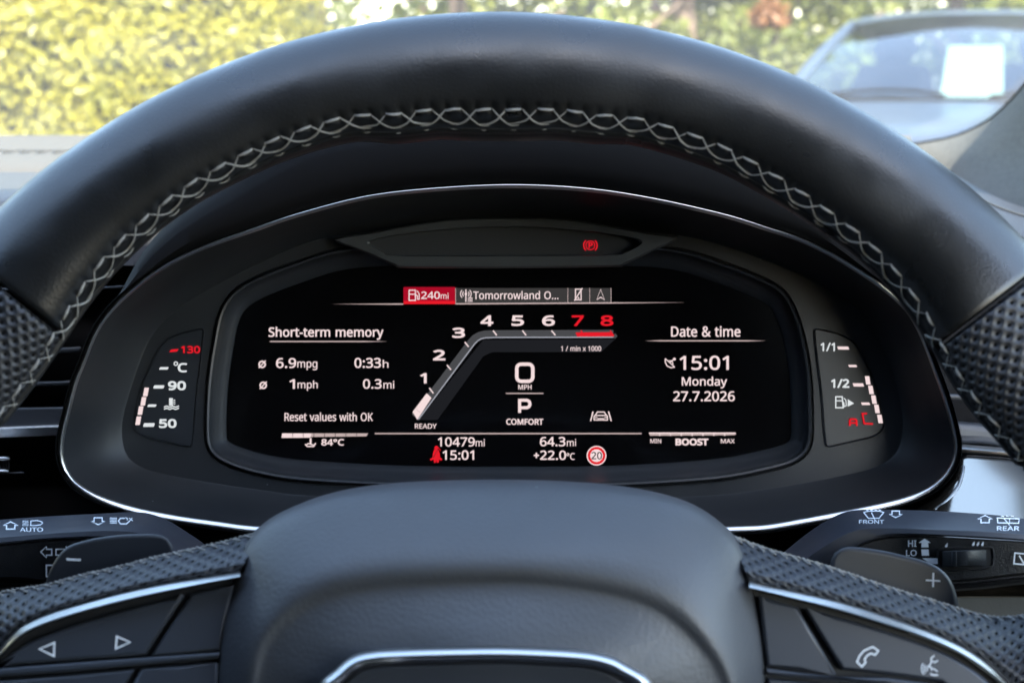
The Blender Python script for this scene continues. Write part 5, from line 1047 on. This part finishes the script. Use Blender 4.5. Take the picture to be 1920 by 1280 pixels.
# greenhouse: glass below, roof above, pillars between
YW0, YW1 = Y0 + 1.05, Y0 + 1.78
def gh(y, wb, wt, zb, zt): return y, wb, wt, zb, zt
roofs = [(YW1 - .02, .56, 1.455), (YW1 + .25, .60, 1.485), (YW1 + .8, .61, 1.49), (YW1 + 1.4, .58, 1.46), (YW1 + 1.75, .55, 1.41)]
def rsec(y, w_, z): return [(PCX + w_ * q, y, z - .05 * abs(q) ** 3 - (.03 if abs(q) == 1 else 0)) for q in (-1, -.96, -.85, -.6, -.3, 0, .3, .6, .85, .96, 1)]
mb = MB(); mb.loft(car_loft([rsec(*r_) for r_ in roofs]), False); sub('roof', pc, mb, paint, angle=60)
cg = N('car_glass'); cg.b.inputs['Base Color'].default_value = (.02, .03, .04, 1); cg.b.inputs['Roughness'].default_value = .03
tr2 = cg.n('ShaderNodeBsdfTransparent'); tr2.inputs[0].default_value = (.62, .74, .72, 1); mm = cg.n('ShaderNodeMixShader')
lw = cg.n('ShaderNodeLayerWeight'); lw.inputs[0].default_value = .45; cg.l(cg.ramp(lw.outputs[1], 0, 1, .12, .45), mm.inputs[0]); gl2 = cg.n('ShaderNodeBsdfGlossy'); gl2.inputs[1].default_value = .04
cg.l(tr2.outputs[0], mm.inputs[1]); cg.l(gl2.outputs[0], mm.inputs[2]); cg.l(mm.outputs[0], cg.out.inputs[0])
def wsq(u, v):
    w_ = .80 + (.555 - .80) * v; return Vector((PCX + u * w_, YW0 + (YW1 - YW0) * v + .16 * u * u, 1.055 + (1.425 - 1.055) * v + .03 * math.sin(math.pi * v) - .015 * u * u * v))
mb = MB(); mb.loft([[wsq(-1 + 2 * k / 16, v / 8) for k in range(17)] for v in range(10)], False); sub('windscreen', pc, mb, cg.mat)
mb = MB(); mb.tube([wsq(-1 + 2 * k / 16, .0) + Vector((0, -.012, .012)) for k in range(17)], .016, 8, up=Vector((0, 0, 1))); sub('scuttle_strip', pc, mb, M['dark'])
for u0 in (-.75, .1):
    mb = MB(); mb.tube([wsq(u0 + .62 * k / 8, .05 + .05 * math.sin(k / 8 * 3)) + Vector((0, -.02, .01)) for k in range(9)], .009, 6, up=Vector((0, 0, 1))); sub('wiper', pc, mb, M['dark'])
for s_ in (-1, 1):
    mb = MB(); mb.tube([wsq(s_ * 1.01, v / 8) + Vector((0, .01, .004)) for v in range(9)], .030, 8, up=Vector((0, 1, 0)))
    sub('windscreen_pillar', pc, mb, paint)
for s_ in (-1, 1):
    mb = MB(); a = [wsq(s_ * 1.03, v / 8) for v in range(9)]; mb.loft([a, [Vector((PCX + s_ * (.86 - .29 * (p.z - 1.05) / .40), YW1 + 1.5, p.z)) for p in a]], False); sub('side_window', pc, mb, cg.mat)
mb = MB(); mb.loft([[Vector((PCX + q * .72, YW0 + .10, 1.05)) for q in (-1, 0, 1)], [Vector((PCX + q * .70, YW0 + .2, 1.10)) for q in (-1, 0, 1)], [Vector((PCX + q * .68, YW0 + .55, 1.09)) for q in (-1, 0, 1)], [Vector((PCX + q * .68, YW0 + .6, .8)) for q in (-1, 0, 1)]], False); sub('dash_top', pc, mb, M['dark'])
for s_ in (-.36, .36):
    mb = MB(); x = PCX + s_
    mb.tube([(x, YW1 + .35, .75), (x, YW1 + .42, 1.0), (x, YW1 + .50, 1.20)], [.24, .24, .18], 14, flat=.4, up=Vector((0, 1, 0))); mb.tube([(x, YW1 + .48, 1.22), (x, YW1 + .50, 1.30), (x, YW1 + .51, 1.36)], [.08, .12, .09], 12, flat=.5, up=Vector((0, 1, 0))); sub('seat', pc, mb, M['dark'])
for s_ in (-1, 1):
    mb = MB(); c = Vector((PCX + s_ * 1.02, YW0 + .42, 1.07)); mb.tube([c + Vector((s_ * (-.12), 0, -.05)), c + Vector((-.06 * s_, 0, 0)), c, c + Vector((.09 * s_, .01, .01)), c + Vector((.12 * s_, .02, .01))], [.02, .05, .085, .075, .03], 12, flat=.6, up=Vector((0, 1, 0))); sub('door_mirror', pc, mb, paint)
    mb = MB(); mb.loft([[Vector((PCX + s_ * (.66 + .10 * math.cos(R(a)) * k), Y0 + .10 - .03 * (1 - k) + .14 * max(0, math.cos(R(a))) * k, .74 + .06 * math.sin(R(a)) * k)) for a in range(0, 360, 20)] for k in (1, .8, .1)], True, 0, False, True); sub('headlight', pc, mb, M['chrome'])
    for yy in (Y0 + .85, Y0 + 3.45):
        mb = MB(); wl_ = [(s2, r_) for s2, r_ in ((0, .31), (.02, .335), (.18, .335), (.2, .31))]
        mb.loft([[Vector((PCX + s_ * (.72 + s2), yy + r_ * math.cos(2 * math.pi * k / 28), .335 + r_ * math.sin(2 * math.pi * k / 28))) for k in range(28)] for s2, r_ in wl_], True, 0, True, True); wh = sub('wheel', pc, mb, M['dark'])
        mb = MB(); mb.loft([[Vector((PCX + s_ * x, yy + r_ * math.cos(2 * math.pi * k / 28), .335 + r_ * math.sin(2 * math.pi * k / 28))) for k in range(28)] for x, r_ in ((.915, .23), (.925, .22), (.925, .05), (.93, .02))], True, 0, False, True); sub('rim', wh, mb, M['chrome'])
mb = MB(); mb.loft([[Vector((PCX + q * .42, Y0 - .015 + .02 * q * q, z)) for q in (-1, -.5, 0, .5, 1)] for z in (.42, .5, .6, .66)], False); sub('grille', pc, mb, M['gapblack'])
YAW = R(-20)
pc.location.x += .01
def incar(v): q = Vector(v) - Vector((2.35, 6.0, 0)); q.rotate(Matrix.Rotation(YAW, 3, 'Z')); return q * 1.055 + pc.location
mb = MB(); cpos = []
for x, v in ((-.12, .06), (.135, .06), (.135, .60), (-.10, .60)):
    q = wsq(x / .75, v); cpos.append((PCX + x, q.y + .05, q.z))
mb.add([incar(p) for p in cpos] + [incar((p[0], p[1] + .004, p[2])) for p in cpos], [(0, 1, 2, 3), (7, 6, 5, 4), (0, 4, 5, 1), (1, 5, 6, 2), (2, 6, 7, 3), (3, 7, 4, 0)])
pc.rotation_euler.z = YAW; pc.scale = (1.055,) * 3
tag(mb.build('card', mat('white_card', (.42, .46, .38), .7), smooth=False), 'white square card propped inside the parked car behind its windscreen', 'card')
